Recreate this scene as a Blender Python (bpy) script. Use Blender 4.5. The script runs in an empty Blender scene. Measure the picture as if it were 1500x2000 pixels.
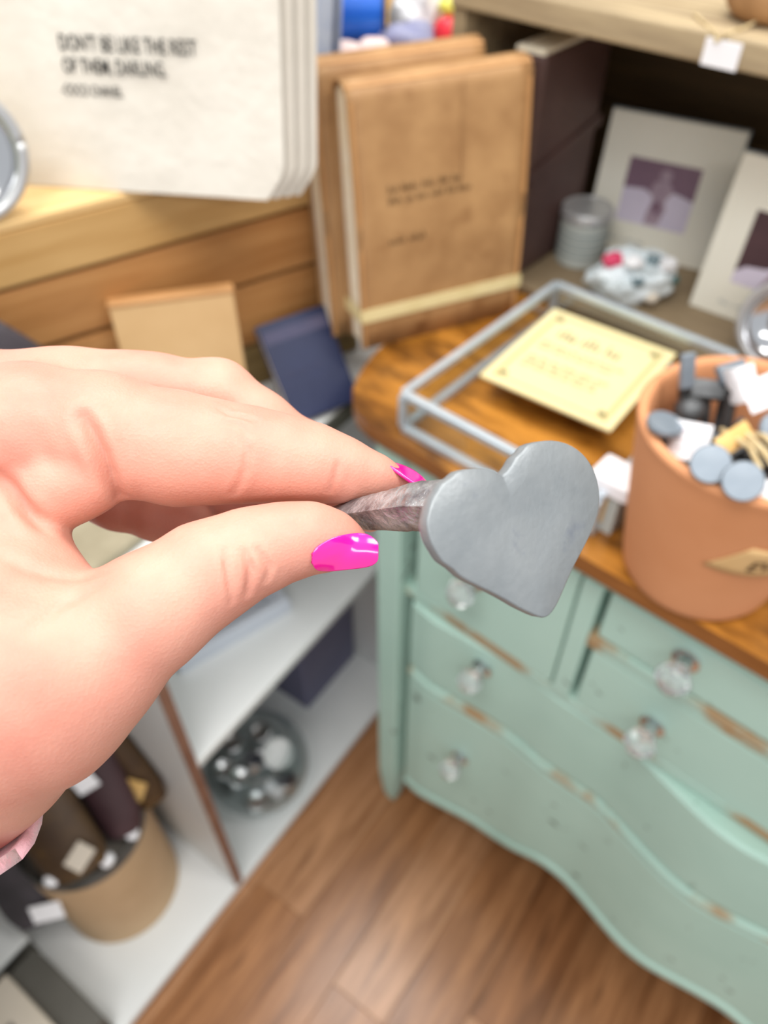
import bpy, bmesh, math, random
import numpy as np
from mathutils import Matrix, Vector

# ------------------------------------------------------------------ camera
scene = bpy.context.scene
COL = scene.collection
TILT = math.radians(46.4)          # the phone looks down by this much
EYE = Vector((0.0, 0.0, 1.40))     # phone at about chest height
cam_data = bpy.data.cameras.new('camera')
cam = bpy.data.objects.new('camera', cam_data)
COL.objects.link(cam)
cam.location = EYE
cam.rotation_euler = (math.radians(90) - TILT, 0, 0)
cam_data.sensor_fit = 'VERTICAL'
cam_data.sensor_height = 34.6
cam_data.lens = 26.0
cam_data.clip_start = 0.01
cam_data.dof.use_dof = True
cam_data.dof.focus_distance = 0.178
cam_data.dof.aperture_fstop = 9.6
scene.camera = cam

# ------------------------------------------------------------------ light
scene.view_settings.view_transform = 'Standard'
scene.view_settings.look = 'None'
scene.view_settings.exposure = 0.0
scene.view_settings.gamma = 1.0
scene.view_settings.use_curve_mapping = False

world = bpy.data.worlds.new('shop_light')
scene.world = world
world.use_nodes = True
bg = world.node_tree.nodes['Background']
bg.inputs['Color'].default_value = (0.96, 0.98, 1.0, 1)
bg.inputs['Strength'].default_value = 0.66

def ceiling_panel(x, y, z, sx, sy, watts, color=(1.0, 0.97, 0.93)):
    d = bpy.data.lights.new('ceiling_panel', 'AREA')
    d.shape = 'RECTANGLE'; d.size = sx; d.size_y = sy; d.energy = watts; d.color = color
    o = bpy.data.objects.new('ceiling_panel', d); COL.objects.link(o)
    o.location = (x, y, z)
    return o
ceiling_panel(-0.5, -0.3, 2.9, 1.2, 0.6, 30)
ceiling_panel(1.1, 0.0, 2.9, 1.2, 0.6, 26)
ceiling_panel(-0.15, 1.0, 2.9, 1.2, 0.6, 30)
ceiling_panel(0.0, -1.9, 2.6, 1.8, 0.6, 30)  # set lower as a front fill from behind the camera, for crate and hand

# ------------------------------------------------------------------ materials
def srgb(r, g, b):
    f = lambda c: (c / 255 / 12.92) if c / 255 <= 0.04045 else ((c / 255 + 0.055) / 1.055) ** 2.4
    return (f(r), f(g), f(b), 1.0)

def mat(name, c1, c2=None, rough=0.6, metal=0.0, scale=8.0, stretch=(1, 1, 1), detail=4.0,
        bump=0.0, bump_scale=None, spec=0.5, lo=0.35, hi=0.65, coat=0.0, sheen=0.0, c3=None, lo3=0.6, hi3=0.7, scale3=14.0, emit=None):
    m = bpy.data.materials.new(name); m.use_nodes = True
    nt = m.node_tree; N = nt.nodes; L = nt.links
    p = N['Principled BSDF']
    p.inputs['Roughness'].default_value = rough
    p.inputs['Metallic'].default_value = metal
    p.inputs['Specular IOR Level'].default_value = spec
    p.inputs['Coat Weight'].default_value = coat
    p.inputs['Coat Roughness'].default_value = 0.15
    if sheen: p.inputs['Sheen Weight'].default_value = sheen
    p.inputs['Base Color'].default_value = c1
    tc = N.new('ShaderNodeTexCoord'); mp = N.new('ShaderNodeMapping')
    mp.inputs['Scale'].default_value = stretch
    L.new(tc.outputs['Object'], mp.inputs['Vector'])
    def noise(sc, det):
        n = N.new('ShaderNodeTexNoise'); n.inputs['Scale'].default_value = sc; n.inputs['Detail'].default_value = det
        n.inputs['Roughness'].default_value = 0.6
        L.new(mp.outputs['Vector'], n.inputs['Vector']); return n
    def ramp(src, a, b):
        r = N.new('ShaderNodeMapRange'); r.inputs['From Min'].default_value = a; r.inputs['From Max'].default_value = b
        L.new(src, r.inputs['Value']); return r.outputs['Result']
    col = None
    if c2 is not None:
        n = noise(scale, detail)
        x = N.new('ShaderNodeMix'); x.data_type = 'RGBA'
        x.inputs[6].default_value = c1; x.inputs[7].default_value = c2
        L.new(ramp(n.outputs['Fac'], lo, hi), x.inputs[0]); col = x.outputs[2]
    if c3 is not None:
        n = noise(scale3, 6.0)
        x = N.new('ShaderNodeMix'); x.data_type = 'RGBA'
        if col is None: x.inputs[6].default_value = c1
        else: L.new(col, x.inputs[6])
        x.inputs[7].default_value = c3
        L.new(ramp(n.outputs['Fac'], lo3, hi3), x.inputs[0]); col = x.outputs[2]
    if col is not None: L.new(col, p.inputs['Base Color'])
    if bump:
        n = noise(bump_scale or scale * 3, 5.0)
        b = N.new('ShaderNodeBump'); b.inputs['Strength'].default_value = bump; b.inputs['Distance'].default_value = 0.003
        L.new(n.outputs['Fac'], b.inputs['Height']); L.new(b.outputs['Normal'], p.inputs['Normal'])
    return m

def wood(name, dark, light, grain=(2, 40, 40), scale=3.0, rough=0.45, spec=0.4, bump=0.08, coat=0.0, c3=None, lo3=.62, hi3=.72, scale3=2.0):
    return mat(name, dark, light, rough=rough, scale=scale, stretch=grain, detail=6, bump=bump, bump_scale=scale * 2.0, spec=spec, lo=.3, hi=.7, coat=coat, c3=c3, lo3=lo3, hi3=hi3, scale3=scale3)

def glass(name, tint=(0.93, 0.97, 0.98, 1), gloss=0.12, rough=0.02):
    """thin clear pane: mostly lets light straight through, mirrors a little"""
    m = bpy.data.materials.new(name); m.use_nodes = True
    nt = m.node_tree; N = nt.nodes; L = nt.links
    N.remove(N['Principled BSDF']); out = N['Material Output']
    t = N.new('ShaderNodeBsdfTransparent'); t.inputs['Color'].default_value = tint
    g = N.new('ShaderNodeBsdfGlossy'); g.inputs['Roughness'].default_value = rough
    lw = N.new('ShaderNodeLayerWeight'); lw.inputs['Blend'].default_value = 0.25
    mr = N.new('ShaderNodeMapRange'); mr.inputs['To Min'].default_value = gloss * 0.4; mr.inputs['To Max'].default_value = gloss * 4
    L.new(lw.outputs['Facing'], mr.inputs['Value'])
    mx = N.new('ShaderNodeMixShader')
    L.new(mr.outputs['Result'], mx.inputs['Fac']); L.new(t.outputs[0], mx.inputs[1]); L.new(g.outputs[0], mx.inputs[2])
    L.new(mx.outputs[0], out.inputs['Surface'])
    return m

M = {}
M['teal'] = mat('teal_paint', srgb(172, 206, 194), srgb(184, 216, 204), rough=.5, scale=3, bump=.03, bump_scale=30, c3=srgb(96, 112, 104), lo3=.645, hi3=.69, scale3=30)
M['teal_worn'] = mat('teal_paint_worn', srgb(164, 198, 186), srgb(180, 210, 198), rough=.5, scale=4, c3=srgb(168, 140, 104), lo3=.45, hi3=.56, scale3=9)
M['teal_gap_shade'] = mat('painted_gap_shade', srgb(34, 50, 46), srgb(44, 60, 55), rough=.7, scale=10)  # carcass coloured near black so the drawer gaps read as shade
M['honey'] = wood('honey_oak', srgb(126, 76, 18), srgb(196, 134, 54), grain=(3, 9, 9), scale=3.0, rough=.32, spec=.5, coat=.25, c3=srgb(84, 48, 12), lo3=.46, hi3=.68, scale3=4.5)
M['honey_edge'] = wood('honey_oak_edge', srgb(112, 66, 24), srgb(160, 104, 56), grain=(3, 30, 30), rough=.4)
M['floor_a'] = wood('floor_brown', srgb(112, 70, 40), srgb(178, 126, 84), grain=(2, 22, 22), scale=2.0, rough=.27, spec=.5, c3=srgb(84, 50, 28), lo3=.6, hi3=.75, scale3=2.2)
M['floor_b'] = wood('floor_tan', srgb(132, 88, 54), srgb(194, 144, 104), grain=(2, 20, 20), scale=2.4, rough=.27, spec=.5, c3=srgb(100, 62, 36), lo3=.6, hi3=.75, scale3=2.0)
M['floor_c'] = wood('floor_dark', srgb(100, 60, 32), srgb(164, 112, 72), grain=(2, 22, 22), scale=1.8, rough=.27, spec=.5, c3=srgb(76, 44, 24), lo3=.58, hi3=.72, scale3=2.6)
M['gap'] = mat('floor_joint', srgb(52, 34, 22), rough=.8)
M['pine'] = wood('pine_board', srgb(178, 136, 78), srgb(206, 168, 112), grain=(2, 24, 24), scale=2.5, rough=.5, c3=srgb(150, 108, 58), lo3=.62, hi3=.75, scale3=1.6)
M['pine_top'] = wood('pine_ledge', srgb(224, 184, 122), srgb(238, 204, 148), grain=(2, 24, 24), scale=2.5, rough=.5)
M['cedar'] = wood('cedar_board', srgb(156, 104, 54), srgb(190, 140, 86), grain=(2, 24, 24), scale=2.5, rough=.5, c3=srgb(136, 86, 40), lo3=.6, hi3=.75, scale3=1.8)
M['olive_wood'] = wood('olive_board', srgb(128, 104, 62), srgb(158, 132, 84), grain=(2, 24, 24), rough=.6)
M['dark_wood'] = mat('dark_backing', srgb(52, 38, 22), srgb(66, 48, 28), rough=.8, scale=4, stretch=(1, 10, 10))
M['grey_wood'] = wood('weathered_board', srgb(142, 124, 98), srgb(196, 176, 140), grain=(2, 22, 22), scale=2.2, rough=.7, c3=srgb(120, 98, 70), lo3=.6, hi3=.75, scale3=2)
M['crate_in_shade'] = wood('crate_inside_shaded', srgb(66, 50, 28), srgb(88, 68, 40), grain=(2, 20, 20), rough=.75)  # back boards darkened in colour to stand for the crate's inner shade
M['crate_floor'] = wood('crate_floor', srgb(128, 110, 86), srgb(152, 134, 106), grain=(2, 20, 20), rough=.6)
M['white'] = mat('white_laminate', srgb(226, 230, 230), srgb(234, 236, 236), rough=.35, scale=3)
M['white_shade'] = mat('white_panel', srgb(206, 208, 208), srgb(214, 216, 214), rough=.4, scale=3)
M['grey_strip'] = mat('grey_edge_strip', srgb(96, 96, 88), srgb(112, 112, 102), rough=.5, scale=20)
M['grey_back'] = mat('grey_back_panel', srgb(150, 150, 150), srgb(164, 162, 160), rough=.6, scale=3)
M['brown_strip'] = mat('brown_edge_strip', srgb(122, 84, 68), srgb(142, 104, 86), rough=.5, scale=20)
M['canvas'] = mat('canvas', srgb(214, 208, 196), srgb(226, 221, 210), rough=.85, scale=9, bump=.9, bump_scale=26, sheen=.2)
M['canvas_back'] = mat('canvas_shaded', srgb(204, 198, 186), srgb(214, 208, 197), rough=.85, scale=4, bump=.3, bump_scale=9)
M['ink'] = mat('black_ink', srgb(38, 40, 40), rough=.7)
M['ink_brown'] = mat('brown_ink', srgb(84, 58, 30), rough=.7)
M['ink_olive'] = mat('olive_ink', srgb(132, 126, 88), rough=.8)
M['tan'] = mat('tan_leather', srgb(156, 116, 74), srgb(182, 142, 96), rough=.55, scale=16, detail=6, bump=.12, bump_scale=60, c3=srgb(136, 94, 54), lo3=.58, hi3=.74, scale3=22)
M['tan_edge'] = mat('tan_leather_edge', srgb(180, 132, 82), srgb(200, 152, 100), rough=.55, scale=9, bump=.1, bump_scale=50)
M['tan_light'] = mat('tan_suede', srgb(198, 160, 110), srgb(212, 176, 128), rough=.75, scale=6, bump=.1, bump_scale=60)
M['brown_leather'] = mat('dark_brown_leather', srgb(70, 48, 44), srgb(92, 68, 64), rough=.5, scale=6, bump=.1, bump_scale=40)
M['pages'] = mat('page_block', srgb(238, 226, 200), srgb(246, 238, 218), rough=.8, scale=60, stretch=(30, 1, 1))
M['band'] = mat('cream_ribbon', srgb(220, 204, 150), srgb(230, 216, 166), rough=.6, scale=20)
M['navy'] = mat('navy_cloth', srgb(22, 32, 66), srgb(34, 44, 80), rough=.5, scale=9, bump=.1, bump_scale=60)
M['navy_scuff'] = mat('navy_scuffed', srgb(82, 78, 104), srgb(58, 62, 92), rough=.6, scale=20)
M['zinc'] = mat('zinc_strip', srgb(186, 200, 210), srgb(204, 214, 222), rough=.42, metal=.55, scale=20)
M['chrome'] = mat('chrome', srgb(214, 216, 220), rough=.12, metal=1.0)
M['steel'] = mat('brushed_steel', srgb(190, 194, 196), srgb(206, 208, 210), rough=.28, metal=1.0, scale=20)
M['glass'] = glass('clear_glass')
M['glass_bowl'] = glass('bowl_glass', tint=(0.80, 0.84, 0.84, 1), gloss=.12)
M['cream_card'] = mat('cream_card', srgb(222, 208, 156), srgb(226, 214, 166), rough=.7, scale=5)
M['cream_border'] = mat('cream_card_border', srgb(188, 172, 116), rough=.7)
M['terracotta'] = mat('terracotta', srgb(208, 142, 96), srgb(218, 154, 110), rough=.75, scale=5, bump=.05, bump_scale=60)
M['parchment'] = mat('parchment', srgb(208, 170, 116), srgb(224, 188, 136), rough=.8, scale=8)
M['iron_pale'] = mat('pale_iron', srgb(126, 137, 148), srgb(140, 150, 160), rough=.42, metal=.35, scale=30, bump=.1, bump_scale=60)
M['iron_dark'] = mat('dark_iron', srgb(70, 72, 74), srgb(98, 100, 102), rough=.45, metal=.5, scale=30, bump=.15, bump_scale=60)
M['heart'] = mat('heart_iron', srgb(130, 136, 140), srgb(142, 147, 150), rough=.42, metal=.3, scale=60, detail=4, bump=.18, bump_scale=70, c3=srgb(120, 126, 136), lo3=.60, hi3=.76, scale3=90)
M['shaft'] = mat('hammered_iron', srgb(204, 204, 206), srgb(124, 118, 122), rough=.28, metal=.6, scale=160, detail=5, bump=.5, bump_scale=260)
M['paper'] = mat('white_paper', srgb(246, 246, 250), rough=.8)
M['kraft'] = mat('kraft_paper', srgb(190, 160, 124), srgb(202, 172, 136), rough=.8, scale=9, bump=.05, bump_scale=70)
M['kraft_tag'] = mat('kraft_tag', srgb(212, 170, 100), srgb(224, 186, 120), rough=.8, scale=20)
M['twine'] = mat('jute_twine', srgb(208, 190, 150), srgb(184, 160, 116), rough=.9, scale=300)
M['black'] = mat('black_rim', srgb(40, 40, 38), srgb(58, 58, 54), rough=.45, scale=20)
M['grey_fill'] = mat('grey_felt', srgb(112, 106, 98), srgb(128, 122, 114), rough=.85, scale=30)
M['roll_brown'] = mat('roll_brown', srgb(58, 38, 20), srgb(82, 58, 28), rough=.5, scale=18, c3=srgb(122, 92, 44), lo3=.62, hi3=.7, scale3=34)
M['roll_maroon'] = mat('roll_maroon', srgb(56, 36, 40), srgb(72, 48, 52), rough=.5, scale=14)
M['roll_grey'] = mat('roll_charcoal', srgb(54, 50, 54), srgb(72, 66, 72), rough=.6, scale=20)
M['spool'] = mat('blue_ribbon', srgb(22, 92, 206), srgb(36, 116, 224), rough=.35, scale=4, stretch=(60, 1, 1))
M['organza'] = mat('organza', srgb(128, 132, 168), srgb(156, 158, 184), rough=.5, scale=26, c3=srgb(74, 84, 148), lo3=.58, hi3=.66, scale3=22)
M['plush'] = mat('pink_plush', srgb(232, 206, 202), srgb(240, 220, 214), rough=.9, scale=30, bump=.4, bump_scale=120)
M['red'] = mat('red_foil', srgb(226, 40, 52), srgb(238, 70, 90), rough=.4, scale=9)
M['yellow'] = mat('yellow_foil', srgb(236, 232, 110), rough=.45)
M['white_tissue'] = mat('white_tissue', srgb(240, 242, 246), rough=.7)
M['blue_card'] = mat('pale_blue_card', srgb(150, 168, 206), srgb(196, 206, 222), rough=.5, scale=14)
M['photo_card'] = mat('photo_card', srgb(236, 234, 220), srgb(242, 240, 228), rough=.6, scale=6)
M['card_edge'] = mat('grey_card_edge', srgb(150, 162, 170), rough=.5)
M['photo_dark'] = mat('photo_mauve', srgb(134, 106, 124), srgb(120, 92, 112), rough=.5, scale=12)
M['photo_deep'] = mat('photo_deep_brown', srgb(62, 40, 46), srgb(84, 56, 62), rough=.5, scale=14)
M['photo_light'] = mat('photo_lilac', srgb(220, 212, 230), srgb(208, 200, 220), rough=.5, scale=18)
M['photo_mid'] = mat('photo_grey_mauve', srgb(158, 136, 152), srgb(176, 156, 170), rough=.5, scale=40)
M['tin_grey'] = mat('tin_label', srgb(176, 184, 180), srgb(188, 194, 190), rough=.6, scale=12)
M['cello'] = mat('cellophane', srgb(206, 220, 226), srgb(226, 234, 238), rough=.25, scale=20)
M['teal_bit'] = mat('teal_print', srgb(62, 120, 124), rough=.5)
M['slate_bit'] = mat('slate_print', srgb(110, 130, 138), rough=.5)
M['pink_bit'] = mat('pink_print', srgb(212, 66, 104), rough=.45)
M['pouch'] = mat('brown_felt', srgb(152, 112, 72), srgb(184, 142, 98), rough=.9, scale=18, bump=.3, bump_scale=60)
M['slate_blue'] = mat('slate_blue_cloth', srgb(98, 98, 124), srgb(110, 110, 134), rough=.7, scale=6)
M['wall'] = mat('shop_wall', srgb(128, 124, 116), srgb(140, 136, 128), rough=.9, scale=2)
M['polish'] = mat('pink_polish', srgb(248, 22, 158), rough=.12, coat=1.0, spec=.6)
M['sleeve'] = mat('pink_knit', srgb(240, 176, 188), srgb(244, 192, 202), rough=.95, scale=200, bump=.4, bump_scale=500, sheen=.5)
M['olive_face'] = mat('olive_dial', srgb(150, 152, 108), srgb(170, 172, 130), rough=.5, scale=20)
M['globe_glass'] = glass('globe_glass', tint=(0.72, 0.72, 0.71, 1), gloss=.34)
M['beige'] = mat('beige_board', srgb(206, 196, 180), srgb(214, 204, 190), rough=.7, scale=6)
M['frame_white'] = mat('frame_white', srgb(204, 210, 222), srgb(210, 216, 226), rough=.45, scale=4)
M['grey_shade'] = mat('shaded_board', srgb(84, 82, 76), srgb(96, 94, 88), rough=.7, scale=6)  # shade put into the colour of the two low boxes
M['lid_metal'] = mat('lid_metal', srgb(196, 198, 200), rough=.3, metal=.55)
M['linen'] = mat('olive_linen', srgb(140, 132, 110), srgb(156, 148, 126), rough=.9, scale=30)

def crystal():
    m = bpy.data.materials.new('crystal'); m.use_nodes = True
    p = m.node_tree.nodes['Principled BSDF']
    p.inputs['Base Color'].default_value = (0.95, 0.97, 0.98, 1); p.inputs['Roughness'].default_value = .03
    p.inputs['Transmission Weight'].default_value = .85; p.inputs['IOR'].default_value = 1.6
    return m
M['crystal'] = crystal()

def skin():
    m = bpy.data.materials.new('skin'); m.use_nodes = True
    nt = m.node_tree; N = nt.nodes; L = nt.links; p = N['Principled BSDF']
    tc = N.new('ShaderNodeTexCoord')
    n = N.new('ShaderNodeTexNoise'); n.inputs['Scale'].default_value = 38; n.inputs['Detail'].default_value = 5
    L.new(tc.outputs['Object'], n.inputs['Vector'])
    x = N.new('ShaderNodeMix'); x.data_type = 'RGBA'
    x.inputs[6].default_value = srgb(218, 160, 141); x.inputs[7].default_value = srgb(204, 136, 119)
    mr = N.new('ShaderNodeMapRange'); mr.inputs['From Min'].default_value = .35; mr.inputs['From Max'].default_value = .7
    L.new(n.outputs['Fac'], mr.inputs['Value']); L.new(mr.outputs['Result'], x.inputs[0])
    L.new(x.outputs[2], p.inputs['Base Color'])
    p.inputs['Subsurface Weight'].default_value = .28
    p.inputs['Subsurface Radius'].default_value = (.85, .36, .22)
    p.inputs['Subsurface Scale'].default_value = .004
    p.inputs['Roughness'].default_value = .48; p.inputs['Specular IOR Level'].default_value = .35
    v = N.new('ShaderNodeTexVoronoi'); v.inputs['Scale'].default_value = 1400
    L.new(tc.outputs['Object'], v.inputs['Vector'])
    n2 = N.new('ShaderNodeTexNoise'); n2.inputs['Scale'].default_value = 420; n2.inputs['Detail'].default_value = 4
    L.new(tc.outputs['Object'], n2.inputs['Vector'])
    ad = N.new('ShaderNodeMath'); ad.operation = 'ADD'
    L.new(v.outputs['Distance'], ad.inputs[0]); L.new(n2.outputs['Fac'], ad.inputs[1])
    b = N.new('ShaderNodeBump'); b.inputs['Strength'].default_value = .12; b.inputs['Distance'].default_value = .0006
    L.new(ad.outputs[0], b.inputs['Height']); L.new(b.outputs['Normal'], p.inputs['Normal'])
    return m
M['skin'] = skin()

# ------------------------------------------------------------------ helpers
class MB:
    """collects faces, builds ONE mesh object"""
    def __init__(s): s.v = []; s.f = []; s.m = []; s.cur = 0
    def add(s, vs, fs, mi=None):
        o = len(s.v); s.v += [tuple(p) for p in vs]
        for f in fs: s.f.append(tuple(i + o for i in f)); s.m.append(s.cur if mi is None else mi)
        return s
    def box(s, x0, x1, y0, y1, z0, z1, mi=None):
        vs = [(x, y, z) for x in (x0, x1) for y in (y0, y1) for z in (z0, z1)]
        return s.add(vs, [(0, 1, 3, 2), (4, 6, 7, 5), (0, 4, 5, 1), (2, 3, 7, 6), (0, 2, 6, 4), (1, 5, 7, 3)], mi)
    def prism(s, poly, z0, z1, mi=None, top=None):
        n = len(poly)
        vs = [(x, y, z0) for x, y in poly] + [(x, y, z1) for x, y in poly]
        s.add(vs, [tuple(range(n))[::-1]] + [(i, (i + 1) % n, n + (i + 1) % n, n + i) for i in range(n)], mi)
        s.add([(x, y, z1) for x, y in poly], [tuple(range(n))], mi if top is None else top); return s
    def lathe(s, prof, n=40, mi=None, cx=0, cy=0, a0=0, close=True):
        vs = []; 
        for r, z in prof:
            for i in range(n):
                a = a0 + 2 * math.pi * i / n; vs.append((cx + r * math.cos(a), cy + r * math.sin(a), z))
        fs = []
        for k in range(len(prof) - 1):
            for i in range(n):
                j = (i + 1) % n; fs.append((k * n + i, k * n + j, (k + 1) * n + j, (k + 1) * n + i))
        if close:
            if prof[0][0] > 1e-6: fs.append(tuple(range(n))[::-1])
            if prof[-1][0] > 1e-6: fs.append(tuple((len(prof) - 1) * n + i for i in range(n)))
        return s.add(vs, fs, mi)
    def tube(s, path, r, n=8, mi=None):
        path = [Vector(p) for p in path]; rs = r if isinstance(r, (list, tuple)) else [r] * len(path)
        vs = []; up = Vector((0, 0, 1))
        for i, p in enumerate(path):
            d = (path[min(i + 1, len(path) - 1)] - path[max(i - 1, 0)]).normalized()
            a = d.cross(up); 
            if a.length < 1e-3: a = d.cross(Vector((1, 0, 0)))
            a.normalize(); b = a.cross(d)
            for k in range(n):
                t = 2 * math.pi * k / n; vs.append(p + float(rs[i]) * (math.cos(t) * a + math.sin(t) * b))
        fs = [(i * n + k, i * n + (k + 1) % n, (i + 1) * n + (k + 1) % n, (i + 1) * n + k) for i in range(len(path) - 1) for k in range(n)]
        fs += [tuple(range(n))[::-1], tuple((len(path) - 1) * n + k for k in range(n))]
        return s.add(vs, fs, mi)
    def bar(s, a, b, w, h=None, mi=None):
        a = Vector(a); b = Vector(b); h = h or w; d = (b - a).normalized()
        up = Vector((0, 0, 1)) if abs(d.z) < .9 else Vector((0, 1, 0))
        x = d.cross(up).normalized() * w / 2; y = d.cross(x).normalized() * h / 2
        vs = [p + i * x + j * y for p in (a, b) for i, j in ((-1, -1), (1, -1), (1, 1), (-1, 1))]
        return s.add(vs, [(3, 2, 1, 0), (4, 5, 6, 7)] + [(k, (k + 1) % 4, 4 + (k + 1) % 4, 4 + k) for k in range(4)], mi)
    def grid(s, pts, mi=None):
        nu, nv = len(pts), len(pts[0])
        return s.add([p for row in pts for p in row], [(i * nv + j, (i + 1) * nv + j, (i + 1) * nv + j + 1, i * nv + j + 1) for i in range(nu - 1) for j in range(nv - 1)], mi)
    def build(s, name, mats, parent=None, loc=(0, 0, 0), rot=(0, 0, 0), bevel=0, seg=2, smooth=False, solid=0, matrix=None):
        me = bpy.data.meshes.new(name); me.from_pydata(s.v, [], s.f)
        for q in (mats if isinstance(mats, (list, tuple)) else [mats]): me.materials.append(q)
        for p, mi in zip(me.polygons, s.m): p.material_index = mi
        bm = bmesh.new(); bm.from_mesh(me); bmesh.ops.recalc_face_normals(bm, faces=bm.faces); bm.to_mesh(me); bm.free()
        if smooth:
            for p in me.polygons: p.use_smooth = True
        o = bpy.data.objects.new(name, me); COL.objects.link(o)
        if parent is not None: o.parent = parent
        if matrix is not None: o.matrix_local = matrix
        else: o.location = loc; o.rotation_euler = rot
        if solid:
            d = o.modifiers.new('thick', 'SOLIDIFY'); d.thickness = solid; d.offset = 0
        if bevel:
            b = o.modifiers.new('bevel', 'BEVEL'); b.width = bevel; b.segments = seg; b.limit_method = 'ANGLE'
        if smooth and bevel == 0 and smooth != 'all':
            try:
                bm = bmesh.new(); bm.from_mesh(me)
                for e_ in bm.edges:
                    if len(e_.link_faces) == 2 and e_.calc_face_angle(0) > math.radians(40): e_.smooth = False
                bm.to_mesh(me); bm.free()
            except Exception: pass
        return o

def tag(o, label, cat, group=None, kind=None):
    o['label'] = label; o['category'] = cat
    if group: o['group'] = group
    if kind: o['kind'] = kind
    return o
def thing(name, label, cat, loc=(0, 0, 0), rot=(0, 0, 0), group=None, matrix=None):
    o = bpy.data.objects.new(name, None); COL.objects.link(o); o.empty_display_size = .02
    if matrix is not None: o.matrix_world = matrix
    else: o.location = loc; o.rotation_euler = rot
    return tag(o, label, cat, group)
def struct(o): o['kind'] = 'structure'; return o
def frame_matrix(origin, x, z):
    """local X along x, local Z up z, local Y away (depth)"""
    x = Vector(x).normalized(); z = Vector(z); z = (z - z.dot(x) * x).normalized(); y = z.cross(x)
    m = Matrix((x, y, z)).transposed().to_4x4(); m.translation = Vector(origin); return m
def copy_tree(o, parent=None):
    c = o.copy(); COL.objects.link(c)
    if parent is not None: c.parent = parent; c.matrix_parent_inverse = o.matrix_parent_inverse.copy()
    for ch in list(o.children): copy_tree(ch, c)
    return c
def text_mb(body, size, cx=1.0):
    """flat lettering in the local XZ plane, baseline left at the origin, facing -Y"""
    cu = bpy.data.curves.new('lettering', 'FONT'); cu.body = body; cu.size = size; cu.extrude = 0.0; cu.offset = .012 * size; cu.resolution_u = 3
    o = bpy.data.objects.new('lettering', cu); COL.objects.link(o)
    dg = bpy.context.evaluated_depsgraph_get(); me = bpy.data.meshes.new_from_object(o.evaluated_get(dg))
    vs = [(v.co.x * cx, 0.0, v.co.y) for v in me.vertices]; fs = [tuple(p.vertices) for p in me.polygons]
    bpy.data.objects.remove(o); bpy.data.curves.remove(cu); bpy.data.meshes.remove(me)
    return vs, fs
def scribble(mb, x, y, z, w, h, rng, words=4):
    """an unreadable line of small print: strokes of uneven height in word-like runs (XZ plane)"""
    cx = x; unit = w / (words * 5.2)
    for k in range(words):
        for i in range(rng.choice((3, 4, 5))):
            hh = h * rng.choice((.6, .75, 1.0)); ww = unit * .62
            if cx + ww > x + w: return
            mb.add([(cx, y, z), (cx + ww * .5, y, z), (cx + ww * .5, y, z + hh), (cx, y, z + hh)], [(0, 1, 2, 3)])
            mb.add([(cx, y, z + hh * rng.choice((.0, .4, .8))), (cx + ww, y, z + hh * .3), (cx + ww, y, z + hh * .5), (cx, y, z + hh * .6)], [(0, 1, 2, 3)])
            cx += unit
        cx += unit * .9

# ------------------------------------------------------------------ setting
rng = random.Random(7)
def plan_frame(x, y, deg, z=0.0): return Matrix.Translation((x, y, z)) @ Matrix.Rotation(math.radians(deg), 4, 'Z')
DRES = plan_frame(0.005, 0.591, -41.35)      # dresser: local x along its front, y towards its back
UNIT = plan_frame(-0.033, 0.736, 54.6)       # white shelving: local x along its front, y towards its back
SLAT = plan_frame(-0.0714, 0.8111, 33.04, 0.825)
def W(m, p): return m @ Vector(p)

# floor: laminate boards, each one a piece
fl = MB(); fl.box(-2.2, 2.2, -1.2, 2.6, -0.02, -0.0025)
floor = struct(fl.build('floor', M['gap']))
floor_mats = [M['floor_a'], M['floor_b'], M['floor_c']]
FL = plan_frame(0.1, 0.3, 54.6)
shared = {}
for r in range(-9, 11):
    off = rng.uniform(-0.5, 0.4)
    for k in range(-2, 3):
        key = rng.randrange(3)
        if key not in shared:
            b = MB(); b.box(-0.4297, 0.4297, -0.0489, 0.0489, -0.012, 0.0)
            o = b.build('plank', floor_mats[key], floor, bevel=.0006, seg=1); shared[key] = o
        else:
            o = shared[key].copy(); COL.objects.link(o)
        o.matrix_local = FL @ Matrix.Translation((off + 0.86 * k, r * 0.0985, 0.0))
        o.rotation_euler.z += math.pi * rng.randrange(2)

wl = MB(); wl.box(-2.2, 2.2, 0.82, 0.86, 0, 2.8)
struct(wl.build('wall_back', M['wall'], matrix=DRES.copy()))

# ------------------------------------------------------------------ dresser
dresser = thing('dresser', 'pale teal painted dresser with wavy drawer fronts, glass knobs and honey wood top', 'dresser', matrix=DRES)
GS = [-.02, .014, .064, .12, .167, .2, .244, .279, .326, .36, .392, .429, .45]
GM = [.02, .0144, .004, .0105, .0165, .0172, .0125, .0145, .0165, .009, .001, -.0066, -.0075]
def g_front(s):
    s = s if s <= .45 else .9 - s
    return float(np.interp(s, GS, GM))
SS = np.linspace(.032, .868, 110)
g_arr = np.array([g_front(s) for s in SS]); ker = np.exp(-np.linspace(-2, 2, 9) ** 2); ker /= ker.sum()
g_arr = np.convolve(np.pad(g_arr, 4, mode='edge'), ker, 'valid')
ZS = [0, .0335, .0955, .15, .2, .24, .287, .324, .378, .45]; ZM = [.118, .12, .137, .152, .160, .184, .212, .212, .216, .214]
def z_apron(s):
    s = s if s <= .45 else .9 - s
    return float(np.interp(s, ZS, ZM))
zb_arr = np.convolve(np.pad(np.array([z_apron(s) for s in SS]), 4, mode='edge'), ker, 'valid')
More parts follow.
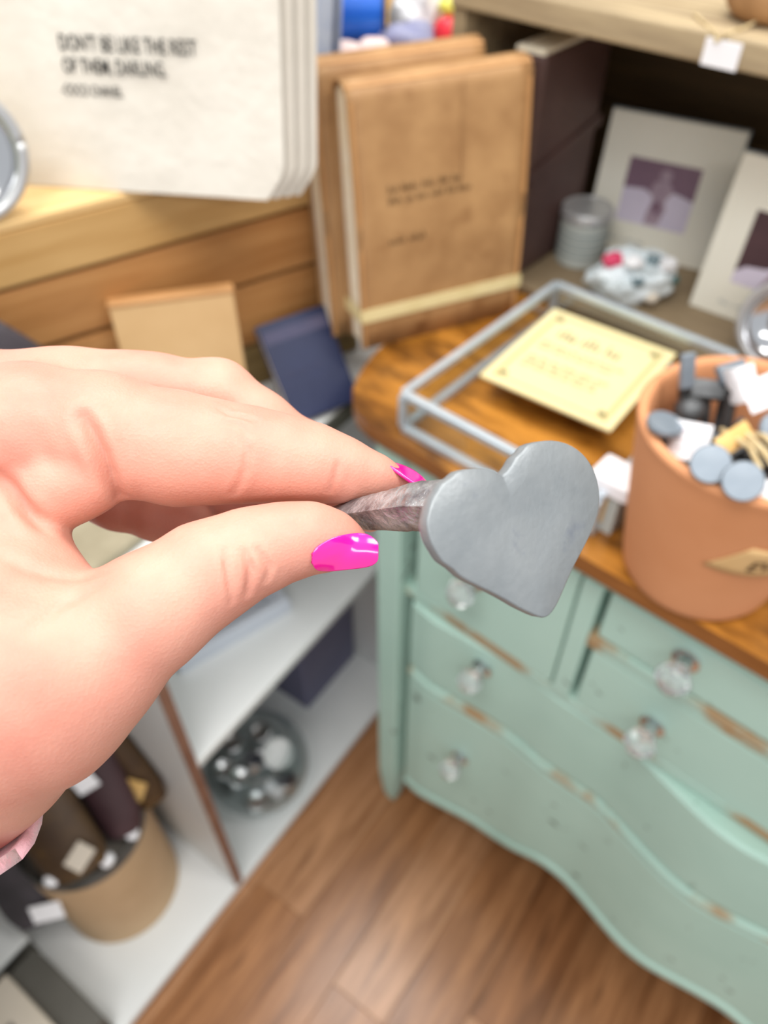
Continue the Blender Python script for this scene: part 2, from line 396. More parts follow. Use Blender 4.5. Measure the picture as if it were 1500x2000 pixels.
def wavy(zlo, zhi, dy=0.0, back=.045, lip=0.0):
    """a solid board whose front follows the serpentine line; zlo / zhi may be arrays"""
    b = MB(); zl = np.broadcast_to(zlo, SS.shape); zh = np.broadcast_to(zhi, SS.shape)
    rows = []
    for s, g, a, c in zip(SS, g_arr, zl, zh):
        f = g + dy
        rows.append([(s, back, a), (s, f + .004, a), (s, f, a + .004), (s, f - lip, (a + c) / 2), (s, f, c - .004), (s, f + .004, c), (s, back, c)])
    b.grid(rows)
    n = len(rows[0])
    b.add(rows[0], [tuple(range(n))]); b.add(rows[-1], [tuple(range(n))])
    return b
def crystal_knob(parent, s, m, z, r=.0165):
    k = MB()
    k.lathe([(.013, 0), (.013, .003), (.007, .005), (.0055, .012), (.009, .015)], 20, 0)
    k.lathe([(.006, .013), (r * .72, .016), (r, .025), (r * .92, .032), (r * .55, .038), (0.0005, .039)], 8, 1)
    o = k.build('knob', [M['chrome'], M['crystal']], parent)
    o.matrix_local = Matrix.Translation((s, m, z)) @ Matrix.Rotation(math.radians(90), 4, 'X')
    o['label'] = 'faceted clear glass knob on chrome stem'
    return o
# posts with tapered feet
def post(s):
    b = MB(); w = .0175; prof = [(0, .006), (.012, .009), (.035, .012), (.10, .0165), (.125, w), (.878, w)]
    rows = []
    for z, h in prof: rows.append([(s - h, .0175 - h, z), (s + h, .0175 - h, z), (s + h, .0175 + h, z), (s - h, .0175 + h, z), (s - h, .0175 - h, z)])
    b.grid(rows); b.add(rows[0][:4], [(0, 1, 2, 3)]); b.add(rows[-1][:4], [(0, 1, 2, 3)])
    return b.build('leg', M['teal'], dresser, bevel=.002)
post(0.0); post(0.9)
for s in (0.0, 0.9):
    b = MB(); b.box(s - .016, s + .016, .395, .428, 0, .878); b.build('leg', M['teal'], dresser, bevel=.002)
    b = MB(); b.box(s - .008, s + .008, .035, .395, .15, .878); b.build('side_panel', M['teal'], dresser)
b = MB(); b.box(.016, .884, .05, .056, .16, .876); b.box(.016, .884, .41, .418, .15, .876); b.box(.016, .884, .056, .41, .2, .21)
b.build('carcass', M['teal_gap_shade'], dresser)
b = MB(); b.box(.0175, .8825, .010, .05, .845, .878); b.build('top_rail', M['teal'], dresser, bevel=.002)
b = MB(); b.box(.0175, .8825, .012, .05, .636, .650); b.build('rail', M['teal_worn'], dresser, bevel=.002)
wavy(.468, .486, -.003).build('rail', M['teal_worn'], dresser, smooth=True)
for s in (.241, .659):
    b = MB(); b.box(s - .0105, s + .0105, .008, .05, .650, .845); b.build('stile', M['teal'], dresser, bevel=.002)
b = MB(); b.box(.2515, .6485, .009, .05, .7555, .7735); b.build('rail', M['teal_worn'], dresser, bevel=.002)
for (s0, s1, z0, z1, nm, kn) in ((.034, .2275, .653, .842, 'door', (.115, .745)), (.2585, .6425, .6525, .753, 'drawer', (.340, .700)), (.2585, .6425, .776, .842, 'drawer', (.340, .818)), (.6725, .876, .653, .842, 'door', None)):
    b = MB(); b.box(s0, s1, .011, .05, z0, z1); b.box(s0 + .0, s1 - .0, .0125, .05, z0, z1)
    d = b.build(nm, M['teal'], dresser, bevel=.003)
    if kn: crystal_knob(d, kn[0], .011, kn[1])
d1 = wavy(.490, .632, 0, lip=.001).build('drawer', M['teal'], dresser, smooth=True); crystal_knob(d1, .142, .0125, .596, .0155)
d2 = wavy(zb_arr + .024, .464, 0, lip=.001).build('drawer', M['teal'], dresser, smooth=True); crystal_knob(d2, .132, .0115, .348, .0155)
wavy(zb_arr, zb_arr + .020, -.002).build('apron', M['teal'], dresser, smooth=True)
half = [(.0, -.009), (-.022, -.0078), (-.042, -.002), (-.058, .009), (-.070, .022), (-.0805, .040), (-.090, .062), (-.098, .089), (-.104, .125), (-.106, .17), (-.104, .24), (-.098, .33), (-.09, .44)]
front = [(.9 - x, y) for x, y in half[::-1]][::1]
poly = half[::-1] + [(.06, -.0085), (.14, -.013), (.23, -.0175), (.31, -.017), (.45, -.015), (.59, -.017), (.67, -.0175), (.76, -.013), (.84, -.0085)] + [(.9 - x, y) for x, y in half]
b = MB(); b.prism(poly, .878, .90, 0, 1); b.build('tabletop', [M['honey_edge'], M['honey']], dresser, bevel=.004)

# ------------------------------------------------------------------ white shelving unit with bays
unit = thing('shelving_unit', 'low white shelving unit with bays, standing left of the teal dresser', 'shelving', matrix=UNIT)
X0, X1, XD, DEP = -.80, .12, -.362, .42
def ub(name, x0, x1, y0, y1, z0, z1, m, bevel=.0015):
    b = MB(); b.box(x0, x1, y0, y1, z0, z1); return b.build(name, m, unit, bevel=bevel)
ub('bottom_shelf', X0, X1, .0, DEP, .012, .030, M['white'])
ub('plinth', X0, X1, .004, .02, 0, .0118, M['brown_strip'])
ub('shelf', XD + .006, X1, .0, DEP, .450, .466, M['white'])
top = ub('top_shelf', X0, X1, .004, .56, .806, .825, M['white'])
ub('edge_strip', X0, X1, .0, .0035, .800, .825, M['grey_strip'])['label'] = 'dark grey edge strip'
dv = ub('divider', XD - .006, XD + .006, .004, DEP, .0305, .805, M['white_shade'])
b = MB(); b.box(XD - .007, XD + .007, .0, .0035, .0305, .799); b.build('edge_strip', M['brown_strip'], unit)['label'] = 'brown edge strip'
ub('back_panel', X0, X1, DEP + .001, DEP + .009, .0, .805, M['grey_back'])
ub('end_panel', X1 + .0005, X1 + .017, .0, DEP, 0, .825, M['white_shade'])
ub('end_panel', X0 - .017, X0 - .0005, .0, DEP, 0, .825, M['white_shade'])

# ------------------------------------------------------------------ slatted pine display riser
riser = thing('display_riser', 'slatted pine and cedar display riser standing on the white shelf', 'display stand', matrix=SLAT)
def sb(name, x0, x1, y0, y1, z0, z1, m):
    b = MB(); b.box(x0, x1, y0, y1, z0, z1); return b.build(name, m, riser, bevel=.0025)
SX0, SX1 = -.62, .048
sb('slat', SX0, SX1, .0, .018, .2055, .2555, M['pine'])
sb('slat', SX0, SX1, .002, .018, .1375, .2015, M['cedar'])
sb('slat', SX0, SX1, .003, .018, .0585, .1325, M['cedar'])
sb('slat', SX0, SX1, .002, .018, .0, .0545, M['olive_wood'])
sb('backing', SX0, SX1, .0185, .024, .0, .255, M['dark_wood'])
sb('ledge', SX0, SX1, .0, .21, .2558, .265, M['pine_top'])
sb('end_board', SX1 - .018, SX1, .0245, .205, 0, .2555, M['pine'])
sb('end_board', SX0, SX0 + .018, .0245, .205, 0, .2555, M['pine'])

cab = MB(); cab.box(-.72, -.21, .33, .78, 0, 1.07); 
cabt = thing('pine_cabinet', 'pine cabinet behind the leather journals, holding colourful goods', 'cabinet', matrix=DRES)
cab.build('body', M['pine'], cabt, bevel=.003); b = MB(); b.box(-.73, -.20, .32, .79, 1.0705, 1.0895); b.build('cabinet_top', M['pine'], cabt, bevel=.003)

# ------------------------------------------------------------------ weathered crate on the dresser
crate = thing('wooden_crate', 'weathered open-front wooden crate with inside coloured dark for shade, standing on the dresser', 'crate', matrix=DRES)
def cb(name, x0, x1, y0, y1, z0, z1, m, bevel=.002):
    b = MB(); b.box(x0, x1, y0, y1, z0, z1); return b.build(name, m, crate, bevel=bevel)
CF, CBK = .30, .56
cb('bottom_board', -.158, .56, CF, CBK, .9005, .912, M['crate_floor'])
cb('top_board', -.176, .58, CF - .004, CBK + .01, 1.1835, 1.2085, M['grey_wood'], .003)
cb('side_board', -.176, -.1585, CF, CBK, .9005, 1.183, M['grey_wood'])
cb('side_board', .5605, .578, CF, CBK, .9005, 1.183, M['grey_wood'])
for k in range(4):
    cb('back_board', -.158, .56, CBK - .012, CBK, .9125 + k * .0677, .9125 + k * .0677 + .0665, M['crate_in_shade'])

# ------------------------------------------------------------------ leather journals
def wrap_cover(w, h, t, th, sag=0.0):
    """leather sheet folded over the top of the page block: front face, rounded top, back face"""
    prof = []
    R = t / 2
    prof.append((0.0, 0.0))
    for k in range(1, 9): prof.append((-sag * math.sin(math.pi * k / 9), (h - R) * k / 9))
    for k in range(0, 11):
        a = math.pi - math.pi * k / 10; prof.append((R + R * math.cos(a), h - R + R * math.sin(a) * .9))
    for k in range(8, -1, -1): prof.append((t + sag * .5 * math.sin(math.pi * k / 9), (h - R) * k / 9))
    rows = []
    for i in range(13):
        x = w * i / 12
        rows.append([(x, y, z) for y, z in prof])
    b = MB(); b.grid(rows); return b
JM = frame_matrix((-.0161, .7318, .9003), (.1669, .0741, 0), (-.0405, .0914, 1))
def tan_journal(mx, w, h, t, label, text=True, band=True):
    j = thing('leather_journal', label, 'journal', matrix=mx, group=None)
    c = wrap_cover(w, h, t, .003, .004).build('cover', M['tan'], j, smooth='all', solid=.0034)
    b = MB()
    prof = [(.005, .004), (.0035, h * .5), (.006, h - .012), (t / 2, h - .0045), (t - .006, h - .012), (t - .0035, h * .5), (t - .005, .004)]
    b.grid([[(x, y, z) for y, z in prof] for x in (.0025, w - .004)]); 
    for x in (.0025, w - .004): b.add([(x, y, z) for y, z in prof], [tuple(range(len(prof)))])
    b.build('page_block', M['pages'], j)
    for x in (.0035, w - .0035):
        b = MB(); b.tube([(x, -.002 - .004 * math.sin(math.pi * k / 9), (h - .02) * k / 9 + .002) for k in range(10)], .0019, 6); b.build('stitched_edge', M['tan_edge'], j, smooth=True)
    b = MB(); b.tube([(w * k / 8, t * .12, h - t * .17) for k in range(9)], .0022, 6); b.build('stitched_edge', M['tan_edge'], j, smooth=True)
    if band:
        b = MB(); b.box(-.0015, w + .0015, -.0058, -.0042, .0335, .0475); b.box(-.0015, -.0006, -.0058, t + .004, .0335, .0475)
        b.build('ribbon_band', M['band'], j)['label'] = 'cream ribbon band'
    if text:
        r2 = random.Random(3)
        for zz, ww, nn in ((.1665, .099, 5), (.1555, .099, 6), (.1150, .049, 2)):
            b = MB(); scribble(b, .0355, -.0078, zz, ww, .0075, r2, nn); b.build('lettering', M['ink_brown'], j)['kind'] = 'stuff'
        b = MB(); b.tube([(.118, -.0062 , .262 - .012 * k) for k in range(9)], .0006, 5); b.build('crease', M['tan'], j)
    return j
tan_journal(JM @ Matrix.Translation((-.009, 0, 0)), .197, .268, .036, 'tan leather journal with small lettering and a cream ribbon band, front one of the pair')
tan_journal(JM @ Matrix.Translation((-.028, .0435, 0)), .186, .280, .034, 'plain tan leather journal standing close behind the lettered one', False, False)

dj = thing('leather_journal', 'dark brown leather journal with a wrapped strap inside the crate', 'journal', matrix=DRES)
b = MB(); b.box(-.100, -.060, .306, .446, .9125, 1.158); b.build('cover', M['brown_leather'], dj, bevel=.007, seg=3)
b = MB(); b.box(-.097, -.063, .308, .444, 1.1562, 1.1605); b.build('page_block', M['pages'], dj)
b = MB()
b.bar((-.0585, .303, 1.035), (-.0585, .449, 1.062), .0025, .012); b.bar((-.0585, .303, 1.035), (-.1015, .303, 1.035), .012, .0025)
b.build('strap', M['brown_leather'], dj)

# small journals leaning on the riser
def leaning(name, label, cat, x0, x1, y0, ztop, ytop, t, m, m2, fr=SLAT):
    h = math.hypot(y0 - ytop, ztop)
    mx = fr @ Matrix.Translation((x0, y0, 0.001)) @ Matrix.Rotation(math.atan2(ytop - y0, ztop) * -1, 4, 'X')
    o = thing(name, label, cat, matrix=mx); w = x1 - x0
    b = MB(); b.box(0, w, -t * .16, 0, 0, h); b.box(0, w, -t, -t * .84, 0, h); b.build('cover', m, o, bevel=.0018)
    b = MB(); b.box(.002, w - .003, -t * .83, -t * .17, .003, h - .003); b.build('page_block', M['pages'], o)
    return o, w, h, t
TJ = frame_matrix((-.262, .690, .826), (.97, .243, 0), (0, 0, 1))
o, w, h, t = leaning('leather_journal', 'light tan suede journal leaning on the cedar slats behind the hand', 'journal', -.014, .108, -.028, .160, -.004, .017, M['tan_light'], None, TJ)
b = MB(); b.box(-.002, w + .002, -t - .0015, .0004, h - .001, h + .006); b.build('folded_top', M['tan_edge'], o, bevel=.003)
o, w, h, t = leaning('notebook', 'navy blue cloth notebook leaning on the cedar slats', 'notebook', -.099, -.012, -.088, .088, -.012, .013, M['navy'], None)
b = MB(); b.box(.003, w - .003, -t - .0006, -t - .0002, h - .024, h - .010); b.build('scuffed_band', M['navy_scuff'], o)
b = MB(); r2 = random.Random(5); scribble(b, .012, -t - .0006, h * .45, .05, .005, r2, 4); b.build('lettering', M['navy_scuff'], o)
o = thing('leather_wallet', 'small tan wallet lying in front of the navy notebook', 'wallet', matrix=SLAT @ Matrix.Translation((-.155, -.098, .001)) @ Matrix.Rotation(math.radians(-16), 4, 'Z') @ Matrix.Rotation(math.radians(38), 4, 'Y'))
b = MB(); b.box(0, .075, 0, .05, 0.0, .012); b.build('body', M['tan_light'], o, bevel=.004)

# dark belt and watch at the far left of the white shelf
o = thing('leather_belt', 'dark leather belt with a grey buckle leaning on the slats at the left edge', 'belt', matrix=SLAT @ Matrix.Translation((0, -.034, .001)))
b = MB(); b.tube([(-.382, -.004, .224), (-.346, -.008, .176), (-.312, -.012, .126), (-.282, -.016, .070), (-.258, -.020, .004)], .017, 8)
b.v = [(x, y * .35 - .010, max(z, 0.0)) for x, y, z in b.v]; b.build('strap', M['roll_grey'], o, smooth='all')
b = MB(); b.tube([(-.424, .012, .200), (-.384, .010, .130), (-.350, .009, .065), (-.322, .008, .004)], .026, 8)
b.v = [(x, y * .35 + .008, max(z, 0.0)) for x, y, z in b.v]; b.build('folded_strap', M['black'], o, smooth='all')
b = MB(); b.tube([(-.322 + .015 * math.cos(a), -.0265, .142 + .015 * math.sin(a)) for a in np.linspace(0, 2 * math.pi, 17)], .0036, 6); b.bar((-.322, -.0265, .127), (-.322, -.0265, .157), .003); b.build('buckle', M['steel'], o, smooth=True)

# ------------------------------------------------------------------ tote bags
TOTE = frame_matrix((-.3227, .7164, 1.0905), (.2161, -.0322, 0), (.0292, .196, 1))
def tote(i):
    dx, dy = .008 * i, .0085 * i
    lab = ['cream canvas tote printed with a two line quote, front of the stack', 'blank cream canvas tote directly behind the printed tote', 'cream canvas tote third from the front of the stack', 'rearmost cream canvas tote of the stack'][i]
    t = thing('tote_bag', lab, 'tote bag', matrix=TOTE @ Matrix.Translation((dx, dy, .0)), group='stacked canvas totes')
    NX, NZ = 34, 40; x0, x1, h = -.10, .236, .36
    def pt(u, v, side):
        z = h * v; xr = x1 - .016 * max(0, 1 - z / .024) + .006 * v; xl = x0 + .01 * max(0, 1 - z / .03)
        x = xl + (xr - xl) * u
        puff = .0032 * (max(0, math.sin(math.pi * u)) ** .35) * (max(0, math.sin(math.pi * min(1, v + .02))) ** .3)
        wr = .0012 * math.sin(9 * u + 5 * v + i) * math.sin(4 * v + 2 * u) * math.sin(math.pi * u)
        return (x, side * puff + wr, z)
    b = MB(); b.grid([[pt(u, v, -1) for v in np.linspace(0, 1, NZ)] for u in np.linspace(0, 1, NX)])
    b.grid([[pt(u, v, 1) for v in np.linspace(0, 1, NZ)] for u in np.linspace(0, 1, NX)])
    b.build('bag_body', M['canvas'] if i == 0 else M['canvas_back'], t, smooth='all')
    if i == 0:
        def line(s, x, z, w, hgt):
            vs, fs = text_mb(s, 1.0)
            xs = [v[0] for v in vs]; zs = [v[2] for v in vs]
            k = w / (max(xs) - min(xs)); kz = hgt / (max(zs) if max(zs) > .1 else 1)
            q = MB(); q.add([(x + (v[0] - min(xs)) * k, -.0054, z + v[2] * kz) for v in vs], fs); q.build('lettering', M['ink'], t)
        line("DON'T BE LIKE THE REST", .0495, .1110, .119, .0118)
        line("OF THEM, DARLING.", .0490, .0945, .0915, .0112)
        line("-COCO CHANEL", .0440, .0775, .0550, .0082)
for i in range(4): tote(i)

# round silver dishes standing on edge, turned to the aisle
def silver_dish(label, centre, scale, inner):
    c = Vector(centre); dirv = (EYE - c).normalized(); dirv.z *= .55; dirv.normalize()
    xt = Vector((0, 0, 1)).cross(dirv).normalized(); yt = dirv.cross(xt)
    mx = Matrix((xt, yt, dirv)).transposed().to_4x4(); mx.translation = c
    tin = thing('silver_dish', label, 'dish', matrix=mx); tin.scale = (scale, scale, scale)
    b = MB(); b.lathe([(.016, -.012), (.037, -.008), (.043, .002), (.046, .006), (.050, .003), (.047, -.004), (.039, -.014), (.016, -.018)], 48, close=False); b.build('bowl', M['chrome'], tin, smooth='all')
    b = MB(); b.tube([(.047 * math.cos(a), .047 * math.sin(a), .005) for a in np.linspace(0, 2 * math.pi, 49)], .0042, 8); b.build('rim', M['lid_metal'], tin, smooth='all')
    b = MB(); b.lathe([(.0002, -.0105), (.0195, -.0105), (.0195, -.0125)], 32); b.build('centre_disc', inner, tin)
silver_dish('round silver dish with an olive centre standing in front of the tote', (-.3520, .6470, 1.1465), 1.1, M['olive_face'])

# ------------------------------------------------------------------ goods on the cabinet top
ZC = 1.0897
o = thing('ribbon_spool', 'big blue satin ribbon spool with a black end, lying on the cabinet', 'spool', (-.040, 1.122, ZC + .047), (0, 0, math.radians(4)))
b = MB(); b.lathe([(.040, -.036), (.0405, 0), (.040, .036)], 40); c = b.build('ribbon', M['spool'], o, rot=(0, math.radians(90), 0), smooth=True)
for x in (-.038, .038):
    b = MB(); b.lathe([(.047, -.002), (.047, .002)], 40); b.build('end_disc', M['black'], o, loc=(x, 0, 0), rot=(0, math.radians(90), 0), bevel=.0006)
def lump(name, label, cat, x, y, z, sx, sy, sz, m, seed, rough=.25, sub=3, flat=False):
    bm = bmesh.new(); bmesh.ops.create_icosphere(bm, subdivisions=sub, radius=1); r = np.random.default_rng(seed)
    ph = r.uniform(0, 6.28, (5, 3)); fq = r.uniform(1.5, 5, (5, 3))
    for v in bm.verts:
        d = sum(math.sin(v.co.dot(Vector(fq[k])) + ph[k][0]) for k in range(5)) / 5
        v.co *= 1 + rough * d + (r.uniform(-rough, rough) * .35 if flat else 0)
        v.co = Vector((v.co.x * sx, v.co.y * sy, max(v.co.z, -.8) * sz))
    lowest = min(v.co.z for v in bm.verts)
    for v in bm.verts: v.co.z -= lowest
    me = bpy.data.meshes.new(name); bm.to_mesh(me); bm.free(); me.materials.append(m)
    for p in me.polygons: p.use_smooth = not flat
    o = bpy.data.objects.new(name, me); COL.objects.link(o); o.location = (x, y, z)
    if cat: tag(o, label, cat)
    return o
lump('plush_pouch', 'pale pink plush pouch under the blue ribbon spool, left one', 'pouch', -.058, 1.058, ZC, .034, .022, .016, M['plush'], 2)
lump('plush_pouch', 'pale pink plush pouch right of its twin, under the ribbon spool', 'pouch', -.012, 1.062, ZC, .022, .020, .018, M['plush'], 5)
lump('organza_bag', 'grey blue printed organza bag behind the tan journals', 'bag', .032, 1.092, ZC, .038, .026, .024, M['organza'], 8, .3)
lump('tissue_ball', 'crumpled white tissue on the grey organza bag', 'tissue', .042, 1.150, ZC, .034, .024, .044, M['white_tissue'], 11, .3, 3, True)
o = thing('gift_packet', 'red and yellow foil gift packet beside the organza bag', 'packet', (.084, 1.118, ZC), (0, 0, math.radians(20)))
lump('packet_body', '', '', 0, 0, 0, .021, .018, .024, M['red'], 4, .15).parent = o
y_ = lump('packet_top', '', '', .003, .004, .041, .018, .013, .014, M['yellow'], 6, .15); y_.parent = o
for i, (x, y) in enumerate(((-.088, 1.035), (-.079, 1.045))):
    o = thing('greeting_card', ['pale blue card standing next to the tote edge', 'pale blue card standing just behind the other blue card'][i], 'card', (x, y, ZC), (math.radians(-6), 0, math.radians(-58)))
    b = MB(); b.box(-.045, .045, -.0018, .0018, 0, .13); b.build('sheet', M['blue_card'], o, bevel=.0008)

# ------------------------------------------------------------------ things in and on the crate
def photo_card(label, org, xd, w, h, kind, lean=.13):
    x = Vector((xd[0], xd[1], 0)).normalized(); back = Vector((-x.y, x.x, 0))
    mx = frame_matrix(Vector(org), x, Vector((0, 0, 1)) + back * lean)
    o = thing('photo_card', label, 'photo card', matrix=mx)
    b = MB(); b.box(0, w, 0, .006, 0, h); b.build('panel', [M['photo_card']], o, bevel=.001)
    b = MB(); b.box(-.0012, w + .0012, .0062, .0085, -.0, h + .0012); b.build('backing', M['card_edge'], o)
    if kind == 'none': return o
    px0, px1, pz0, pz1 = w * .22, w * .77, h * .24, h * .71
    b = MB(); e1 = -.0004
    def q(pts, mi, dy=0): b.add([(px0 + (px1 - px0) * u, e1 - dy, pz0 + (pz1 - pz0) * v) for u, v in pts], [tuple(range(len(pts)))], mi)
    if kind == 'figure':
        q([(0, 0), (1, 0), (1, 1), (0, 1)], 0)
        q([(0, 0), (1, 0), (1, .5), (.72, .58), (.62, .5), (.45, .47), (.3, .56), (0, .53)], 1, .0001)
        q([(.40, .03), (.60, .03), (.66, .3), (.62, .42), (.70, .60), (.62, .72), (.44, .72), (.38, .58), (.45, .40), (.41, .22)], 2, .0002)
        q([(.55 + .085 * math.cos(a), .81 + .09 * math.sin(a)) for a in np.linspace(0, 2 * math.pi, 15)[:-1]], 3, .0002)
        q([(.44, .30), (.58, .18), (.60, .36), (.50, .44)], 0, .0003)
        b.build('photo_print', [M['photo_dark'], M['photo_light'], M['photo_mid'], M['photo_mid']], o)
    else:
        q([(0, 0), (1, 0), (1, 1), (0, 1)], 0)
        q([(0, 0), (1, 0), (1, .45), (.8, .62), (.55, .52), (.38, .30), (.12, .26), (0, .16)], 1, .0001)
        q([(.35, .05), (.8, .05), (.86, .4), (.6, .5), (.44, .3)], 2, .0002)
        b.build('photo_print', [M['photo_deep'], M['photo_light'], M['photo_mid']], o)
    b = MB(); scribble(b, w * .2, -.0005, h * .085, w * .34, .005, random.Random(9), 3); b.build('lettering', M['card_edge'], o)
    return o
photo_card('cream photo card with a mauve picture of a standing figure, behind the grey tin', (.2608, .9536, .9125), (.87, -.49), .156, .160, 'figure')
photo_card('cream photo card with a dark brown picture, right of the mauve one', (.3584, .8012, .9125), (.773, -.634), .158, .170, 'other')
photo_card('plain cream card edge standing behind the dark picture card', (.4330, .8640, .9125), (.773, -.634), .15, .195, 'none')

o = thing('candle_tin', 'small grey labelled tin with a shiny metal lid beside the photo card', 'tin', (.2480, .9120, .9125))
b = MB(); b.lathe([(.029, 0), (.0302, .001), (.0302, .054), (.029, .055)], 40); b.build('label_wrap', M['tin_grey'], o, smooth=True)
b = MB(); b.lathe([(.0308, .0552), (.0316, .056), (.0316, .066), (.0305, .0675), (.028, .0678), (.027, .0668), (.0002, .0668)], 40, close=False); b.build('lid', M['lid_metal'], o, smooth=True)
b = MB()
for k in range(4): b.lathe([(.03045, .014 + .009 * k), (.03045, .016 + .009 * k)], 40, close=False)
b.build('lettering', M['slate_bit'], o)

cello = thing('cellophane_bag', 'crinkled clear bag of white and red sweets in front of the photo card', 'bag', (.2920, .8200, .9125))
body = lump('wrapper', '', '', 0, 0, 0, .049, .032, .033, M['cello'], 21, .30, 3, True); body.parent = cello
for k, (dx, dy, dz, s, mm) in enumerate(((-.030, -.006, .042, .013, 'pink_bit'), (.012, -.016, .050, .009, 'slate_bit'), (.042, -.008, .022, .009, 'teal_bit'), (-.004, -.028, .030, .008, 'slate_bit'), (.016, -.029, .010, .009, 'beige'), (-.010, -.020, .048, .012, 'white_tissue'), (.028, -.018, .044, .012, 'white_tissue'))):
    p = lump('sweet', '', '', dx, dy, dz, s, s * .8, s * .7, M[mm], 30 + k, .25, 2, True); p.parent = cello

silver_dish('round silver dish standing at the right edge beside the dark picture card', (.4140, .6850, .9125 + .0475), .94, M['grey_fill'])

# pouch with price tag on the crate's top board
po = thing('felt_pouch', 'brown felt pouch with a white price tag on the crate top', 'pouch', (.3300, .7750, 1.2090), (0, 0, math.radians(-40)))
lump('pouch_body', '', '', 0, 0, 0, .040, .030, .030, M['pouch'], 41, .16).parent = po
tp = W(DRES, (.112, CF - .0075, 1.2095)); inv = po.matrix_basis.inverted() if False else (Matrix.Translation((.3300, .7750, 1.2090)) @ Matrix.Rotation(math.radians(-40), 4, 'Z')).inverted()
b = MB(); b.box(.101, .133, CF - .0062, CF - .0052, 1.1835, 1.2045)
t_ = b.build('price_tag', M['paper'], po, bevel=.0003); t_.matrix_local = inv @ DRES
b = MB(); b.tube([inv @ W(DRES, p) for p in ((.070, CF + .03, 1.2102), (.088, CF + .01, 1.2105), (.108, CF - .006, 1.2080), (.110, CF - .0072, 1.202))], .0012, 6); b.tube([inv @ W(DRES, p) for p in ((.110, CF - .0072, 1.202), (.115, CF - .006, 1.2085), (.123, CF + .012, 1.2115), (.125, CF + .03, 1.2125))], .0012, 6)
b.build('string', M['twine'], po, smooth=True)

# ------------------------------------------------------------------ glass tray with card
tray = thing('glass_tray', 'zinc framed open glass tray lying on the honey wood top', 'tray', matrix=DRES @ Matrix.Translation((.012, .0075, .9003)))
TW, TD, TH, bw = .212, .268, .049, .0078
c8 = [(0, 0), (TW, 0), (TW, TD), (0, TD)]
for z in (.0040, TH - .0040):
    for k in range(4):
        a_, b_ = c8[k], c8[(k + 1) % 4]; b = MB(); b.bar((a_[0], a_[1], z), (b_[0], b_[1], z), bw, bw); b.build('frame_bar', M['zinc'], tray, bevel=.001)
for x, y in c8:
    b = MB(); b.bar((x, y, .006), (x, y, TH - .006), bw, bw); b.build('frame_bar', M['zinc'], tray, bevel=.001)
for (x0, x1, y0, y1) in ((.003, TW - .003, -.001, .001), (.003, TW - .003, TD - .001, TD + .001), (-.001, .001, .003, TD - .003), (TW - .001, TW + .001, .003, TD - .003)):
    b = MB(); b.box(x0, x1, y0, y1, .006, TH - .006); b.build('pane', M['glass'], tray)
cm = frame_matrix((.0960 + .001, .6375 + .003, .927), (.1147, -.0874, 0), (.0, .0, 1))
card = thing('printed_card', 'cream square card with olive print lying inside the glass tray', 'card', matrix=cm)
CWd, CDp = .145, .157
b = MB(); b.box(0, CWd, 0, CDp, 0, .003); b.build('sheet', M['cream_card'], card, bevel=.0006)
b = MB()
i0 = .010
for (x0, x1, y0, y1) in ((i0, i0 + .004, i0, CDp - i0), (CWd - i0 - .004, CWd - i0, i0, CDp - i0), (i0, CWd - i0, i0, i0 + .002), (i0, CWd - i0, CDp - i0 - .002, CDp - i0)): b.box(x0, x1, y0, y1, .0031, .0033)
b.build('border', M['cream_border'], card)
b = MB(); b.box(.045, .10, .05, .11, -.0235, -.0002); b.build('support_block', M['dark_wood'], card)
b = MB(); r2 = random.Random(12); tmp = MB()
scribble(tmp, .030, 0, .106, .088, .019, r2, 3)
for k, (zz, w_) in enumerate(((.088, .10), (.080, .10), (.058, .10), (.050, .094), (.042, .09))): scribble(tmp, .022, 0, zz, w_, .0066, r2, 6)
b.add([(x, z, .0034) for x, y, z in tmp.v], tmp.f)
for x in (.018, CWd - .018):
    for y in (.018, CDp - .018): b.lathe([(.0045, .0033), (.0045, .0035)], 12, cx=x, cy=y)
b.build('lettering', M['ink_olive'], card)['kind'] = 'stuff'

wb = thing('dispenser_box', 'little box with an oversized white cap between glass tray and flower pot', 'box', (.1950, .4640, .9003), (0, 0, math.radians(-42)))
b = MB(); b.box(-.012, .012, -.012, .012, 0, .044); b.build('body', M['tin_grey'], wb, bevel=.001)
b = MB(); b.box(-.0126, -.0121, -.008, .006, .012, .040); b.box(-.008, .002, -.0126, -.0121, .010, .042); b.build('label', M['kraft_tag'], wb)
b = MB(); b.box(-.019, .019, -.016, .016, .0442, .061); b.build('cap', M['paper'], wb, bevel=.003, seg=3)

# ------------------------------------------------------------------ terracotta pot of iron hooks
PX, PY, PZ = .2604, .4131, .9003
pot = thing('terracotta_pot', 'terracotta pot with a parchment label, full of iron hooks, on the dresser', 'pot', (PX, PY, PZ))
rb, rt, ph_ = .0585, .0818, .1556
def rad(z): return rb + (rt - rb) * (z / ph_) ** .9
prof = [(.0005, 0), (rb - .006, 0), (rb - .001, .002), (rb + .001, .006)] + [(rad(z), z) for z in np.linspace(.012, ph_ - .006, 14)] + [(rt + .0003, ph_ - .003), (rt - .002, ph_), (rt - .006, ph_), (rt - .0085, ph_ - .004)] + [(rad(z) - .009, z) for z in np.linspace(ph_ - .012, .02, 10)] + [(.0005, .018)]
b = MB(); b.lathe(prof, 72, close=False); b.build('pot_wall', M['terracotta'], pot, smooth='all')
def on_pot(a, z, off): r = rad(z) + off; return (r * math.cos(a), r * math.sin(a), z)
b = MB(); A0 = math.radians(-119)
def lab_pt(u, v):
    a = A0 + .34 * v + u * (1.0 - .34 * v)
    return on_pot(a, .079 + .030 * v - .004 * u, .0008 + .0018 * math.sin(3.14 * u))
